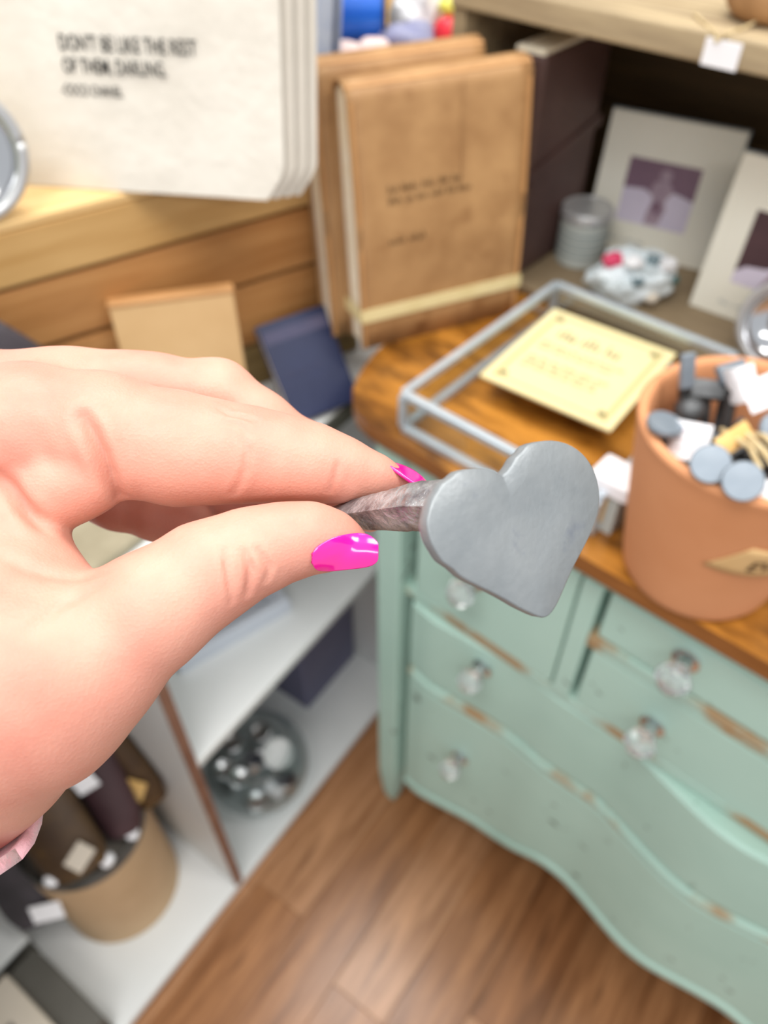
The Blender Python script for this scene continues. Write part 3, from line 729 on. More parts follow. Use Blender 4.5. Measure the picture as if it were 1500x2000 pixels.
b.grid([[lab_pt(u, v) for v in np.linspace(0, 1, 6)] for u in np.linspace(0, 1, 26)]); b.build('label', M['parchment'], pot, solid=.0006, smooth='all')
vs, fs = text_mb('EVERY', .016); vs2 = []
for v in vs: vs2.append(on_pot(A0 + .36 + v[0] / .080 + v[2] * .25 / .08, .085 + v[2], .0036))
b = MB(); b.add(vs2, fs); b.build('lettering', M['ink_brown'], pot)

def iron_hook(label, head, normal, tip, r=.013, m='iron_pale', shape='disc', thick=.004):
    """flat forged head on a tapering square shank; head centre, head normal, shank tip in pot coordinates"""
    n = Vector(normal).normalized(); hc = Vector(head); o = thing('iron_hook', label, 'hook', (PX, PY, PZ))
    x = n.cross(Vector((0, 0, 1))); x = x.normalized() if x.length > .01 else Vector((1, 0, 0)); y = n.cross(x)
    mx = Matrix((x, y, n)).transposed().to_4x4(); mx.translation = hc
    b = MB()
    if shape == 'disc': b.lathe([(.0003, -thick / 2), (r - .0008, -thick / 2), (r, -thick / 4), (r, thick / 4), (r - .0008, thick / 2), (.0003, thick / 2)], 32)
    elif shape == 'ball': b.lathe([(.0005 + r * math.sin(a), -r * .8 * math.cos(a)) for a in np.linspace(0, math.pi, 12)], 20)
    elif shape == 'strip': b.box(-r * .42, r * .42, -r, r, -thick / 2, thick / 2)
    else: b.box(-r, r, -r * .6, r * .6, -thick / 2, thick / 2)
    h = b.build('head', M[m], o, matrix=mx, smooth=(shape not in ('slab', 'strip')), bevel=.0012 if shape in ('slab', 'strip') else 0)
    a_ = hc - n * thick * .4; t_ = Vector(tip); mid = (a_ * .7 + t_ * .3) - n * .008
    b = MB(); b.tube([a_, mid, t_], [.0042, .0038, .0016], 4); b.build('shank', M['iron_dark'], o)
    return o
hh = random.Random(21); b = MB()
for k in range(54):
    r_, a_ = .058 * math.sqrt(hh.random()), hh.uniform(0, 6.28); z_ = hh.uniform(.075, .118)
    d_ = Vector((hh.uniform(-1, 1), hh.uniform(-1, 1), hh.uniform(-.3, .9))).normalized() * .019
    c_ = Vector((r_ * .8 * math.cos(a_), r_ * .8 * math.sin(a_), z_)); b.bar(c_ - d_, c_ + d_, .006)
b.lathe([(.0005, .06), (.056, .06), (.057, .085), (.0005, .090)], 24, close=False)
tag(b.build('hook_heap', M['iron_dark'], None, loc=(PX, PY, PZ)), 'heap of dark iron hook shanks deep inside the terracotta pot', 'hooks', kind='stuff')
cn = Vector((-.30, -.62, .72))
iron_hook('pale round headed iron hook hanging over the left rim of the pot', (-.0690, -.0080, .1610), (.12, .02, .99), (.012, .010, .030), .0125, thick=.005)
iron_hook('pale round headed iron hook at the pot front, left of the two touching discs', (-.0525, -.0530, .1660), cn, (.016, .012, .040), .0128)
iron_hook('pale round headed iron hook at the pot front, right of the two touching discs', (-.0370, -.0690, .1660), cn, (.020, -.008, .040), .0128)
iron_hook('dark iron hook with a rectangular slab head near the back of the pot', (-.0226, .0424, .1520), (-.1, -.5, .85), (.004, .004, .03), .0125, 'iron_dark', 'slab', .006)
iron_hook('grey iron hook with a slab head behind the white tags', (-.0050, .0500, .1620), (.25, -.55, .8), (.0, -.01, .03), .0125, 'iron_pale', 'slab', .006)
iron_hook('dark iron hook with a rounded knob head inside the left of the pot', (-.0362, .0310, .1420), (-.35, -.3, .88), (.02, .0, .03), .0105, 'iron_dark', 'ball')
iron_hook('pale flat iron hook leaning on the back left rim of the pot', (-.0424, .0420, .1690), (.25, -.85, .35), (-.012, .012, .05), .013, 'iron_pale', 'strip', .005)
iron_hook('pale round headed iron hook at the right edge, under the big white tag', (.0060, -.0130, .1600), (.1, -.6, .8), (.02, .02, .03), .0125)
iron_hook('bare dark iron hook shank standing upright mid pot', (-.0085, .0330, .158), (-.2, .5, .85), (-.008, -.004, .04), .0052, 'iron_dark', 'ball')
def paper_tag(label, c, x, z, w, h, m, fold=0.0, lines=0, name='price_tag'):
    mx = frame_matrix(Vector((PX, PY, PZ)) + Vector(c), x, z); o = thing(name, label, 'tag', matrix=mx)
    b = MB(); b.grid([[(w * (u - .5), fold * (abs(u - .5) * 2) ** 2 * w, h * (v - .5)) for v in (0, .5, 1)] for u in np.linspace(0, 1, 9)])
    b.build('sheet', M[m], o, solid=.0005)
    if lines:
        b = MB(); r2 = random.Random(lines)
        for k in range(lines): scribble(b, -w * .3, -.0008, h * (.2 - .22 * k), w * .55, h * .09, r2, 3)
        b.build('lettering', M['photo_mid'], o)['kind'] = 'stuff'
    return o
paper_tag('white printed paper tag between the left disc and the front discs of the pot', (-.0560, -.0190, .1560), (.8, -.55, .2), (.15, .55, .8), .027, .026, 'paper', .25, 3)
paper_tag('bluish white folded tag mid pot, left of the biggest tag', (-.0090, .0260, .1680), (.75, -.3, .5), (-.2, .5, .8), .020, .026, 'paper', .35)
paper_tag('biggest bright white tag at the right of the pot', (.0010, .0030, .1830), (.85, .1, .45), (-.3, .55, .78), .036, .022, 'paper', .05)
paper_tag('tan kraft tag beside the jute twine in the pot', (-.0250, -.0220, .1600), (.45, -.5, -.6), (.5, .6, .4), .014, .028, 'kraft_tag', .1)
paper_tag('small white tag behind the right hand front disc', (-.0200, -.0700, .1600), (.8, -.3, .2), (0, .6, .8), .014, .012, 'paper', .1)
tw = thing('jute_twine', 'loops of pale jute twine between the tags in the pot', 'twine', (PX, PY, PZ))
b = MB()
b.tube([(-.018, -.004, .150), (-.016, -.018, .160), (-.014, -.040, .165), (-.012, -.058, .166), (-.006, -.066, .155)], .0026, 6)
b.tube([(-.010, -.002, .148), (-.006, -.022, .162), (-.004, -.046, .167), (-.003, -.066, .164)], .0024, 6)
b.tube([(-.022, .004, .146), (-.026, -.012, .156), (-.020, -.034, .163), (-.018, -.052, .160)], .002, 6)
b.build('strand', M['twine'], tw, smooth=True)

# ------------------------------------------------------------------ shelf goods low on the left
bowl = thing('glass_bowl', 'round clear glass fishbowl full of little tins on the bottom shelf', 'bowl', (-.224, .616, .0303))
R = .091
b = MB(); prof = [(.0005, .002), (.05, .001)] + [(R * math.sin(a), R * .93 - R * .93 * math.cos(a)) for a in np.linspace(.66, 2.35, 26)]
prof += [(R * math.sin(2.35) + .003, R * .93 - R * .93 * math.cos(2.35) + .003), (R * math.sin(2.35) - .002, R * .93 - R * .93 * math.cos(2.35) + .002)]
b.lathe(prof, 56, close=False); b.build('shell', M['glass_bowl'], bowl, smooth='all')
tins = [(-.002, -.050, .034, 0.1, .2), (.048, -.016, .036, -.3, .1), (-.046, -.018, .034, .2, -.2), (.0, .030, .032, .1, .1), (.038, .010, .098, .50, .10), (-.030, -.030, .084, .15, .35), (-.046, .030, .092, .1, .1), (.004, .052, .092, .25, -.1), (-.006, -.004, .090, -.35, .3), (-.058, -.012, .078, .2, .2)]
tin_labels = ['bottom front', 'bottom right', 'bottom left', 'bottom back', 'upper right, tipped to the viewer', 'upper front left', 'upper left back', 'upper back right', 'top centre', 'top left']
for (x, y, z, rx, ry), nm in zip(tins, tin_labels):
    big = nm.startswith('upper right')
    r = .026 if big else .018
    o = thing('salve_tin', 'small round metal tin in the glass bowl, %s' % nm, 'tin', (-.224 + x, .616 + y, .0303 + z), (rx, ry, 0), group='little tins in the glass bowl')
    b = MB(); b.lathe([(r - .001, -.010), (r, -.009), (r, .004), (r - .001, .0045)], 28); b.build('tin_body', M['steel'], o, smooth=True)
    b = MB(); b.lathe([(r + .0008, .002), (r + .0008, .009), (r - .001, .0105), (r - .004, .0105), (r - .005, .0098), (.0003, .0098)], 28, close=False); b.build('lid', M['white'] if big else M['steel'], o, smooth=True)
o = thing('folded_label', 'white folded label card in front of the tins in the bowl', 'label', (-.191, .572, .100), (math.radians(-28), math.radians(10), math.radians(-30)))
b = MB(); b.grid([[(x, .05 * x * x * 10, z) for z in (-.013, .013)] for x in np.linspace(-.017, .017, 7)]); b.build('sheet', M['paper'], o, solid=.0008)

fr = thing('picture_frame', 'white moulded picture frame lying face up on the middle shelf', 'frame', matrix=frame_matrix((-.2830, .5760, .4663), (.1445, .1096, 0), (0, 0, 1)))
FW, FD = .182, .15
b = MB()
outer = [(0, 0), (FW, 0), (FW, FD), (0, FD)]
def ring(i, z): return [(i, i, z), (FW - i, i, z), (FW - i, FD - i, z), (i, FD - i, z)]
rows = [ring(0, 0), ring(0, .024), ring(.003, .029), ring(.012, .029), ring(.015, .020), ring(.026, .012)]
for a_, c_ in zip(rows[:-1], rows[1:]):
    b.add(a_ + c_, [(k, (k + 1) % 4, 4 + (k + 1) % 4, 4 + k) for k in range(4)])
b.add(rows[0], [(3, 2, 1, 0)]); b.build('moulding', M['frame_white'], fr, bevel=.001)
b = MB(); b.box(.0262, FW - .0262, .0262, FD - .0262, .002, .009); b.build('picture', M['frame_white'], fr)
b = MB(); b.lathe([(.005, .0092), (.004, .0105), (.0003, .011)], 16, cx=.118, cy=.052); b.build('screw', M['black'], fr)

o = thing('cloth_box', 'slate blue cloth box at the back of the bottom shelf', 'box', matrix=UNIT @ Matrix.Translation((-.045, .112, .0303)))
b = MB(); b.box(0, .155, 0, .18, 0, .30); b.build('body', M['slate_blue'], o, bevel=.004)
b = MB(); b.box(-.002, .157, -.002, .182, .3003, .325); b.build('lid', M['slate_blue'], o, bevel=.003)

o = thing('linen_pouch', 'olive grey linen pouch lying on the white shelf seen through the curled fingers', 'pouch', (-.285, .500, .8253), (0, 0, math.radians(54)))
b = MB(); b.box(-.07, .05, -.035, .045, 0, .014); b.build('body', M['linen'], o, bevel=.005, seg=3)
b = MB(); b.box(-.074, -.0702, -.035, .045, .001, .013); b.build('edge_trim', M['teal_bit'], o, bevel=.001)

# kraft bucket with leather rolls
BX, BY = -.440, .442
bk = thing('paper_bucket', 'kraft paper bucket with a dark rim on the bottom shelf', 'bucket', (BX, BY, .0303))
b = MB(); b.lathe([(.090, 0), (.093, .002), (.0905, .25), (.0885, .2505), (.0880, .02), (.0005, .018)], 56, close=False); b.build('bucket_wall', M['kraft'], bk, smooth=True)
b = MB(); b.lathe([(.0907, .243), (.0915, .2445), (.0915, .2690), (.0895, .2700), (.0875, .2690), (.0875, .2445)], 56, close=False); b.build('rim', M['black'], bk, smooth=True)
b = MB(); b.lathe([(.0003, .238), (.0868, .238), (.0868, .246), (.0003, .250)], 40, close=False); b.build('padding', M['grey_fill'], bk, smooth=True)
def roll(label, bottom, top, w, t, m, tagpos=None, tagm='paper'):
    z = Vector(top) - Vector(bottom); L_ = z.length
    z.normalize(); x = Vector((.93, -.10, -.2)); x = (x - x.dot(z) * z).normalized(); y = z.cross(x)
    mx = Matrix((x, y, z)).transposed().to_4x4(); mx.translation = Vector(bottom); o = thing('leather_roll', label, 'leather roll', matrix=mx)
    b = MB(); n = 14
    rows = []
    for k in range(n + 1):
        v = k / n; ww = w * (1 - .25 * max(0, 1 - v / .12) ** 2) / 2
        prof = [(ww * math.cos(a), t * math.sin(a) * (1 + .05 * math.sin(7 * v))) for a in np.linspace(0, 2 * math.pi, 21)[:-1]]
        rows.append([(x, y, L_ * v) for x, y in prof] + [(prof[0][0], prof[0][1], L_ * v)])
    b.grid(rows); b.add(rows[0][:-1], [tuple(range(20))]); b.add(rows[-1][:-1], [tuple(range(20))])
    b.build('body', M[m], o, smooth=True)
    b = MB(); b.tube([(w * .5 * math.cos(a) * 1.03, t * 1.06 * math.sin(a), L_ * .6) for a in np.linspace(0, 2 * math.pi, 25)], .003, 6); b.build('tie', M[m], o, smooth=True)
    if tagpos:
        x, zz, tw_, th_, rot = tagpos
        b = MB(); b.box(-tw_ / 2, tw_ / 2, -.001, .001, -th_ / 2, th_ / 2)
        q = b.build('price_tag', M[tagm], o, bevel=.0004); q.matrix_local = Matrix.Translation((x, -t * 1.05 - .002, zz)) @ Matrix.Rotation(rot, 4, 'Y')
    return o
roll('mottled brown leather roll with a cream tag, front of the bucket', (-.410, .368, .306), (-.530, .500, .488), .098, .020, 'roll_brown', (.022, .028, .040, .026, -.5), 'beige')
roll('maroon leather roll with a white tag between two brown rolls', (-.366, .424, .306), (-.430, .530, .500), .068, .018, 'roll_maroon', (-.010, .100, .034, .026, -.3))
roll('brown leather roll with a tan tag, right side of the bucket', (-.337, .468, .306), (-.500, .583, .66), .070, .018, 'roll_brown', (.006, .042, .040, .028, -.8), 'kraft_tag')  # lengthened so its dark body covers the divider where deep shade belongs
roll('charcoal leather roll hanging over the left of the bucket rim, tag at its foot', (-.506, .346, .175), (-.592, .468, .375), .085, .020, 'roll_grey', (.034, .020, .046, .028, .1))
for k, (p, l) in enumerate((((-.448, .356), 'left'), ((-.380, .382), 'middle'), ((-.354, .418), 'right'))):
    o = thing('tag_knot', 'small white knotted tag string on the bucket rim, %s of three' % l, 'string', (p[0], p[1], .3010), group='white knots on the bucket rim')
    lump('knot', '', '', 0, 0, 0, .011, .010, .009, M['paper'], 60 + k, .25, 2).parent = o
o = thing('divider_stand_in', 'dark block standing in for a shaded divider face, lower left of bottom shelf', 'box', matrix=UNIT.copy())  # added block in place of a second divider; its shade is in the colour
b = MB(); b.box(-.795, -.622, .012, .17, .0303, .0985); b.build('body', M['grey_shade'], o, bevel=.002)
o = thing('white_carton', 'low white carton behind the dark divider stand-in at the left edge', 'box', matrix=UNIT.copy())
b = MB(); b.box(-.795, -.621, .188, .34, .0303, .092); b.build('body', M['grey_shade'], o, bevel=.002)  # carton body coloured as shade below its white lid
b = MB(); b.box(-.797, -.619, .186, .342, .0923, .103); b.build('lid', M['white'], o, bevel=.002)
o = thing('beige_notebook', 'beige notebook lying on top of the dark divider stand-in', 'notebook', matrix=UNIT @ Matrix.Translation((0, 0, .0988)))
b = MB(); b.box(-.793, -.668, .014, .166, 0, .002); b.box(-.793, -.668, .014, .166, .014, .016); b.build('cover', M['beige'], o, bevel=.001)
b = MB(); b.box(-.793, -.670, .016, .164, .0021, .0139); b.build('page_block', M['pages'], o)
b = MB(); b.box(-.74, -.70, .06, .11, .0161, .0165); b.build('printed_label', M['grey_fill'], o)

# ------------------------------------------------------------------ hand holding the heart hook
# All hand points are in millimetres in the hand's own frame (x to the fingertips, y up, z to the holder).
HAND_FRAME = Matrix.Translation((-0.03323353, 0.13203643, 1.27027237)) @ Matrix.Rotation(math.radians(90) - TILT, 4, 'X')
MM = Matrix.Scale(.001, 4)
HAND = {
    'palm': [[(-141.96,-44.27,-16.0,28.75),(-192.91,-54.13,-21.0,30.84),(-284.13,-69.63,-27.0,38.08)],[(-149.1,-38.57,-18.0,25.66),(-111.92,-14.22,-17.0,25.54),(-86.53,-0.83,-15.0,24.62),(-67.18,6.89,-11.0,21.52),(-58.88,10.71,-10.0,19.46)],[(-144.61,-49.63,-13.0,27.01),(-101.86,-59.94,-3.0,29.39),(-70.96,-54.06,5.0,31.38),(-52.59,-43.92,13.0,25.75)],[(-68.08,-6.15,-3.0,15.64),(-57.48,-12.85,2.0,10.71),(-50.61,-20.96,7.0,10.9),(-44.33,-24.68,11.0,9.84)],[(-92.7,14.6,-23.0,19.37),(-73.84,20.27,-24.0,15.02),(-56.19,23.47,-25.0,12.57),(-39.42,25.7,-25.0,10.76)]],
    'index': [(-67.01,11.17,-1.0,16.09),(-52.16,13.65,-1.0,15.47),(-34.83,12.41,-1.0,14.6),(-16.53,9.15,-2.0,13.19),(-6.58,8.28,-2.0,11.7),(2.13,7.66,-2.0,10.7),(9.59,6.66,-2.0,9.7),(16.97,5.48,-3.0,8.76),(24.43,3.91,-4.0,6.92),(31.97,2.57,-5.0,4.42),(38.32,1.22,-6.0,1.91)],
    'middle': [(-78.86,20.14,-23.0,13.84),(-50.2,24.72,-24.0,11.68),(-29.64,26.26,-25.0,10.2),(-12.39,25.29,-26.0,9.83),(-1.16,17.99,-26.0,8.7),(13.39,8.94,-25.0,8.1),(23.64,-2.73,-21.0,6.85),(29.45,-7.23,-18.0,4.32)],
    'ring': [(-87.06,8.88,-41.0,13.53),(-61.5,4.37,-41.0,9.92),(-44.61,-3.16,-40.0,7.78),(-32.34,-6.75,-39.0,7.45),(-23.89,-9.12,-38.0,6.53),(-18.23,-17.18,-36.0,6.18),(-13.39,-23.64,-34.0,5.25)],
    'pinky': [(-73.27,4.65,-47.0,7.72),(-23.88,-0.29,-47.0,6.48),(-1.96,-3.86,-45.0,5.82),(10.48,-7.67,-43.0,5.16)],
    'thumb': [(28.3,-14.61,8.5,2.82),(22.14,-12.81,9.5,5.84),(16.4,-11.96,10.5,7.31),(9.57,-13.2,11.5,8.31),(2.34,-15.65,13.0,9.5),(-6.35,-19.95,15.0,11.08),(-16.77,-27.27,18.0,12.44),(-28.62,-38.74,19.0,13.47),(-39.11,-43.15,19.0,18.0),(-50.6,-44.72,17.0,25.71)],
    'flap': [(-51.85,-0.03,1.0,9.06),(-42.66,0.89,2.5,9.71),(-37.6,2.08,3.0,9.2)],
}
CREASES = [(1.5,2.4,[(-33.25,14.87,14.2),(-31.28,10.91,14.0),(-29.94,7.01,13.0),(-29.03,2.56,10.4),(-29.08,-2.3,4.2)]),(1.5,2.0,[(-53.29,1.92,11.6),(-50.6,-0.95,11.2),(-48.64,-3.84,11.2),(-46.65,-6.73,11.0),(-43.78,-9.85,11.2)]),(2.5,0.5,[(-46.13,14.25,14.6),(-43.74,8.67,13.6),(-41.24,3.58,12.8)]),(0.8,0.5,[(1.22,11.37,9.4),(2.23,7.83,9.8),(1.65,3.79,9.2),(-0.09,0.34,7.4),(-2.1,-1.96,5.0)]),(0.6,0.4,[(-4.79,17.61,6.4),(-2.26,16.09,7.2),(0.67,15.76,7.0),(3.63,14.93,7.0)]),(0.6,0.4,[(-3.19,14.76,8.4),(-0.25,13.82,8.4),(2.79,11.41,9.0)]),(0.7,0.45,[(22.47,5.21,5.2),(21.84,2.24,4.8),(20.53,-1.07,3.2)]),(0.65,0.55,[(0.07,-14.18,24.2),(0.45,-17.33,25.0),(1.0,-21.1,24.6),(1.07,-25.04,22.8)]),(0.75,0.8,[(3.95,-14.55,23.2),(4.99,-17.8,23.0),(4.64,-21.32,22.2),(4.24,-23.59,21.2)]),(0.65,0.65,[(6.51,-13.94,22.4),(7.75,-15.91,22.0),(8.82,-17.92,21.2),(8.23,-20.63,20.2)]),(1.6,0.5,[(-48.5,-15.42,21.2),(-42.31,-18.24,22.8),(-37.09,-19.68,22.4),(-31.07,-20.1,21.2),(-22.31,-18.0,26.0)]),(1.4,0.4,[(-36.09,-29.26,34.0),(-32.41,-24.91,28.4),(-26.84,-21.96,26.6),(-19.97,-19.19,28.2)])]
THUMB_NAIL = [[(17.62,-15.45,18.6),(17.6,-15.67,18.4),(17.6,-15.88,18.4),(17.59,-16.1,18.2),(17.57,-16.32,18.0),(17.57,-16.53,18.0),(17.55,-16.75,17.8),(17.53,-16.97,17.6),(17.53,-17.18,17.6)],[(17.96,-14.57,18.6),(17.96,-15.0,18.6),(17.94,-15.44,18.4),(17.92,-15.88,18.2),(17.9,-16.32,18.0),(17.86,-16.78,17.6),(17.85,-17.22,17.4),(17.81,-17.68,17.0),(17.77,-18.14,16.6)],[(18.73,-13.57,18.6),(18.73,-14.19,18.6),(18.71,-14.83,18.4),(18.68,-15.47,18.0),(18.66,-16.11,17.8),(18.63,-16.76,17.4),(18.57,-17.43,16.8),(18.52,-18.1,16.2),(18.45,-18.79,15.4)],[(19.93,-12.92,18.4),(19.92,-13.65,18.2),(19.9,-14.38,18.0),(19.88,-15.11,17.8),(19.85,-15.86,17.4),(19.82,-16.61,17.0),(19.77,-17.37,16.4),(19.71,-18.16,15.6),(19.61,-18.98,14.4)],[(21.22,-12.05,17.8),(21.22,-12.89,17.8),(21.22,-13.73,17.8),(21.19,-14.59,17.4),(21.18,-15.45,17.2),(21.13,-16.33,16.6),(21.09,-17.22,16.0),(21.03,-18.12,15.2),(20.95,-19.07,14.03)],[(22.95,-11.41,17.0),(22.96,-12.32,17.2),(22.95,-13.24,17.0),(22.94,-14.16,16.8),(22.93,-15.09,16.6),(22.89,-16.04,16.0),(22.85,-17.0,15.4),(22.8,-17.98,14.56),(22.76,-18.96,13.85)],[(24.9,-11.11,15.8),(24.91,-12.04,16.0),(24.91,-12.99,16.0),(24.9,-13.94,15.8),(24.89,-14.89,15.55),(24.88,-15.85,15.38),(24.86,-16.81,15.02),(24.84,-17.8,14.47),(24.8,-18.8,13.74)],[(26.87,-10.98,14.23),(26.89,-11.91,14.81),(26.91,-12.83,15.2),(26.91,-13.76,15.4),(26.92,-14.7,15.42),(26.91,-15.65,15.25),(26.9,-16.61,14.9),(26.88,-17.59,14.36),(26.85,-18.58,13.63)],[(28.69,-11.04,14.13),(28.7,-11.93,14.66),(28.71,-12.83,15.02),(28.71,-13.72,15.21),(28.72,-14.63,15.23),(28.71,-15.54,15.07),(28.7,-16.46,14.75),(28.69,-17.4,14.25),(28.67,-18.36,13.58)],[(30.05,-11.5,14.15),(30.06,-12.3,14.58),(30.06,-13.1,14.87),(30.07,-13.91,15.03),(30.07,-14.72,15.04),(30.06,-15.54,14.91),(30.06,-16.37,14.65),(30.05,-17.21,14.25),(30.04,-18.06,13.7)],[(30.96,-12.17,14.27),(30.97,-12.84,14.57),(30.97,-13.52,14.78),(30.97,-14.19,14.88),(30.97,-14.87,14.89),(30.97,-15.55,14.81),(30.97,-16.24,14.62),(30.96,-16.94,14.34),(30.96,-17.65,13.96)],[(31.53,-12.63,14.36),(31.53,-13.18,14.57),(31.53,-13.75,14.71),(31.53,-14.31,14.78),(31.53,-14.87,14.79),(31.53,-15.44,14.73),(31.53,-16.02,14.6),(31.53,-16.6,14.41),(31.53,-17.18,14.15)],[(31.93,-13.19,14.49),(31.93,-13.59,14.6),(31.93,-14.0,14.67),(31.93,-14.41,14.71),(31.93,-14.82,14.72),(31.93,-15.23,14.69),(31.93,-15.65,14.62),(31.93,-16.07,14.52),(31.93,-16.48,14.38)]]
INDEX_NAIL = [[(34.13,5.88,-7.5),(34.12,5.66,-5.95),(34.12,5.44,-4.4),(34.11,5.22,-2.85),(34.1,5.0,-1.3)],[(35.28,6.01,-7.5),(35.2,5.63,-5.95),(35.12,5.25,-4.4),(35.05,4.88,-2.85),(34.97,4.51,-1.3)],[(37.08,5.63,-7.5),(36.92,5.09,-5.95),(36.76,4.56,-4.4),(36.61,4.03,-2.85),(36.46,3.51,-1.3)],[(39.38,4.73,-7.5),(39.08,4.07,-5.95),(38.78,3.42,-4.4),(38.48,2.78,-2.85),(38.19,2.15,-1.3)],[(41.56,3.45,-7.5),(41.14,2.8,-5.95),(40.73,2.16,-4.4),(40.33,1.53,-2.85),(39.93,0.91,-1.3)],[(43.1,2.04,-7.5),(42.63,1.6,-5.95),(42.18,1.15,-4.4),(41.73,0.72,-2.85),(41.29,0.29,-1.3)],[(43.86,1.02,-7.5),(43.56,0.86,-5.95),(43.25,0.71,-4.4),(42.95,0.56,-2.85),(42.65,0.42,-1.3)]]
HEART_OUTLINE = [(-2.15,8.13),(-4.02,8.97),(-6.85,9.38),(-9.74,9.21),(-12.58,8.55),(-13.86,7.57),(-16.05,6.29),(-17.3,4.76),(-18.54,2.87),(-19.32,0.62),(-19.66,-1.24),(-19.32,-3.02),(-18.54,-4.99),(-17.3,-6.81),(-16.05,-8.35),(-13.86,-9.66),(-11.99,-11.17),(-8.79,-12.76),(-5.01,-14.41),(-1.27,-16.19),(1.8,-17.78),(4.66,-19.07),(7.18,-20.05),(8.93,-20.17),(10.56,-19.25),(12.21,-17.28),(13.73,-14.76),(16.12,-10.78),(18.11,-8.0),(19.99,-5.39),(21.74,-2.64),(23.06,0.14),(23.66,2.61),(23.66,5.09),(23.06,7.77),(21.74,10.31),(19.84,12.38),(17.4,13.99),(14.29,15.11),(10.69,15.47),(7.31,15.11),(4.27,14.26),(3.09,13.1),(1.15,11.62),(-0.0,9.98)]
HEART_FRAME = ((58.1836,-7.1524,35.0),(0.866,0.0,-0.5),(-0.0,1.0,0.0),(0.5,0.0,0.866))
SHAFT = [(16.93,-7.98,-11.0,1.83),(24.52,-6.9,-2.0,3.23),(41.06,-4.92,17.0,5.37),(58.68,-5.14,32.0,6.11)]
SLEEVE = [((-48.48,-82.6,13.0),(-130.44,-0.83,-15.0),42),((-68.62,-92.02,7.0),(-143.7,4.65,-18.0),43),((-100.42,-95.26,-1.0),(-160.86,3.35,-19.0),41),((-145.42,-93.53,-11.0),(-187.43,-3.41,-21.0),38),((-204.29,-103.88,-19.0),(-229.58,-8.94,-24.0),38),((-281.31,-123.23,-27.0),(-281.31,-17.44,-27.0),40)]

def chain_sdf(P, pts, k):
    """signed distance of a chain of tapering capsules; pts = (x, y, z, r) in mm"""
    out = None
    for a, b in zip(pts[:-1], pts[1:]):
        a = np.array(a, dtype=np.float32); b = np.array(b, dtype=np.float32)
        ab = b[:3] - a[:3]
        t = np.clip(((P - a[:3]) @ ab) / float(ab @ ab), 0, 1)
        q = P - a[:3] - t[..., None] * ab
        d = np.sqrt((q * q).sum(-1)) - (a[3] + t * (b[3] - a[3]))
        out = d if out is None else smin(out, d, k)
    return out

def smin(a, b, k):
    h = np.maximum(k - np.abs(a - b), 0) / k
    return np.minimum(a, b) - h * h * k * 0.25

def hand_sdf(P):
    palm = None
    for pts in HAND['palm']:
        d = chain_sdf(P, pts, 6.0)
        palm = d if palm is None else smin(palm, d, 9.0)
    total = palm
    for name, kk in (('index', 5.0), ('middle', 6.0), ('ring', 6.0), ('pinky', 6.0), ('thumb', 14.0), ('flap', 5.0)):
        d = chain_sdf(P, HAND[name], 4.0)
        if name == 'thumb':
            d = smin(d, palm, kk)
            total = smin(total, d, 1.0)
        else:
            d = smin(d, palm, kk)
            total = smin(total, d, 1.6)
    return total

def surface_nets(F, origin, h):
    """triangulates the zero level of a sampled distance field (one vertex per crossed cell)"""
    S = F < 0
    nx, ny, nz = F.shape
    c = np.zeros((nx - 1, ny - 1, nz - 1), np.int8)
    for i in (0, 1):
        for j in (0, 1):
            for k in (0, 1): c += S[i:nx - 1 + i, j:ny - 1 + j, k:nz - 1 + k]
    act = (c > 0) & (c < 8)
    idx = -np.ones(act.shape, np.int64); ii = np.argwhere(act); idx[act] = np.arange(len(ii))
    acc = np.zeros((len(ii), 3)); cnt = np.zeros(len(ii))
    cor = [(i, j, k) for i in (0, 1) for j in (0, 1) for k in (0, 1)]
    val = [F[ii[:, 0] + a, ii[:, 1] + b_, ii[:, 2] + c_] for a, b_, c_ in cor]
    for p in range(8):
        for q in range(p + 1, 8):
            if sum(abs(cor[p][t] - cor[q][t]) for t in range(3)) != 1: continue
            x = (val[p] < 0) != (val[q] < 0)
            t = val[p] / np.where(x, val[p] - val[q], 1)
            pos = np.array(cor[p])[None] + t[:, None] * (np.array(cor[q]) - np.array(cor[p]))[None]
            acc[x] += pos[x]; cnt[x] += 1
    V = np.array(origin) + (ii + acc / cnt[:, None]) * h
    quads = []
    for ax in range(3):
        u, w = [(1, 2), (2, 0), (0, 1)][ax]
        sl0 = [slice(1, -1)] * 3; sl1 = [slice(1, -1)] * 3
        sl0[ax] = slice(0, F.shape[ax] - 1); sl1[ax] = slice(1, F.shape[ax])
        a, b_ = S[tuple(sl0)], S[tuple(sl1)]
        e = np.argwhere(a != b_); flip = a[tuple(e.T)]
        base = e.copy()
        for t in range(3):
            if t != ax: base[:, t] += 1
        def cell(du, dw):
            q = base.copy(); q[:, u] += du; q[:, w] += dw; return idx[tuple(q.T)]
        qd = np.stack([cell(-1, -1), cell(0, -1), cell(0, 0), cell(-1, 0)], 1)
        qd[~flip] = qd[~flip][:, ::-1]
        quads.append(qd)
    return V, np.concatenate(quads)
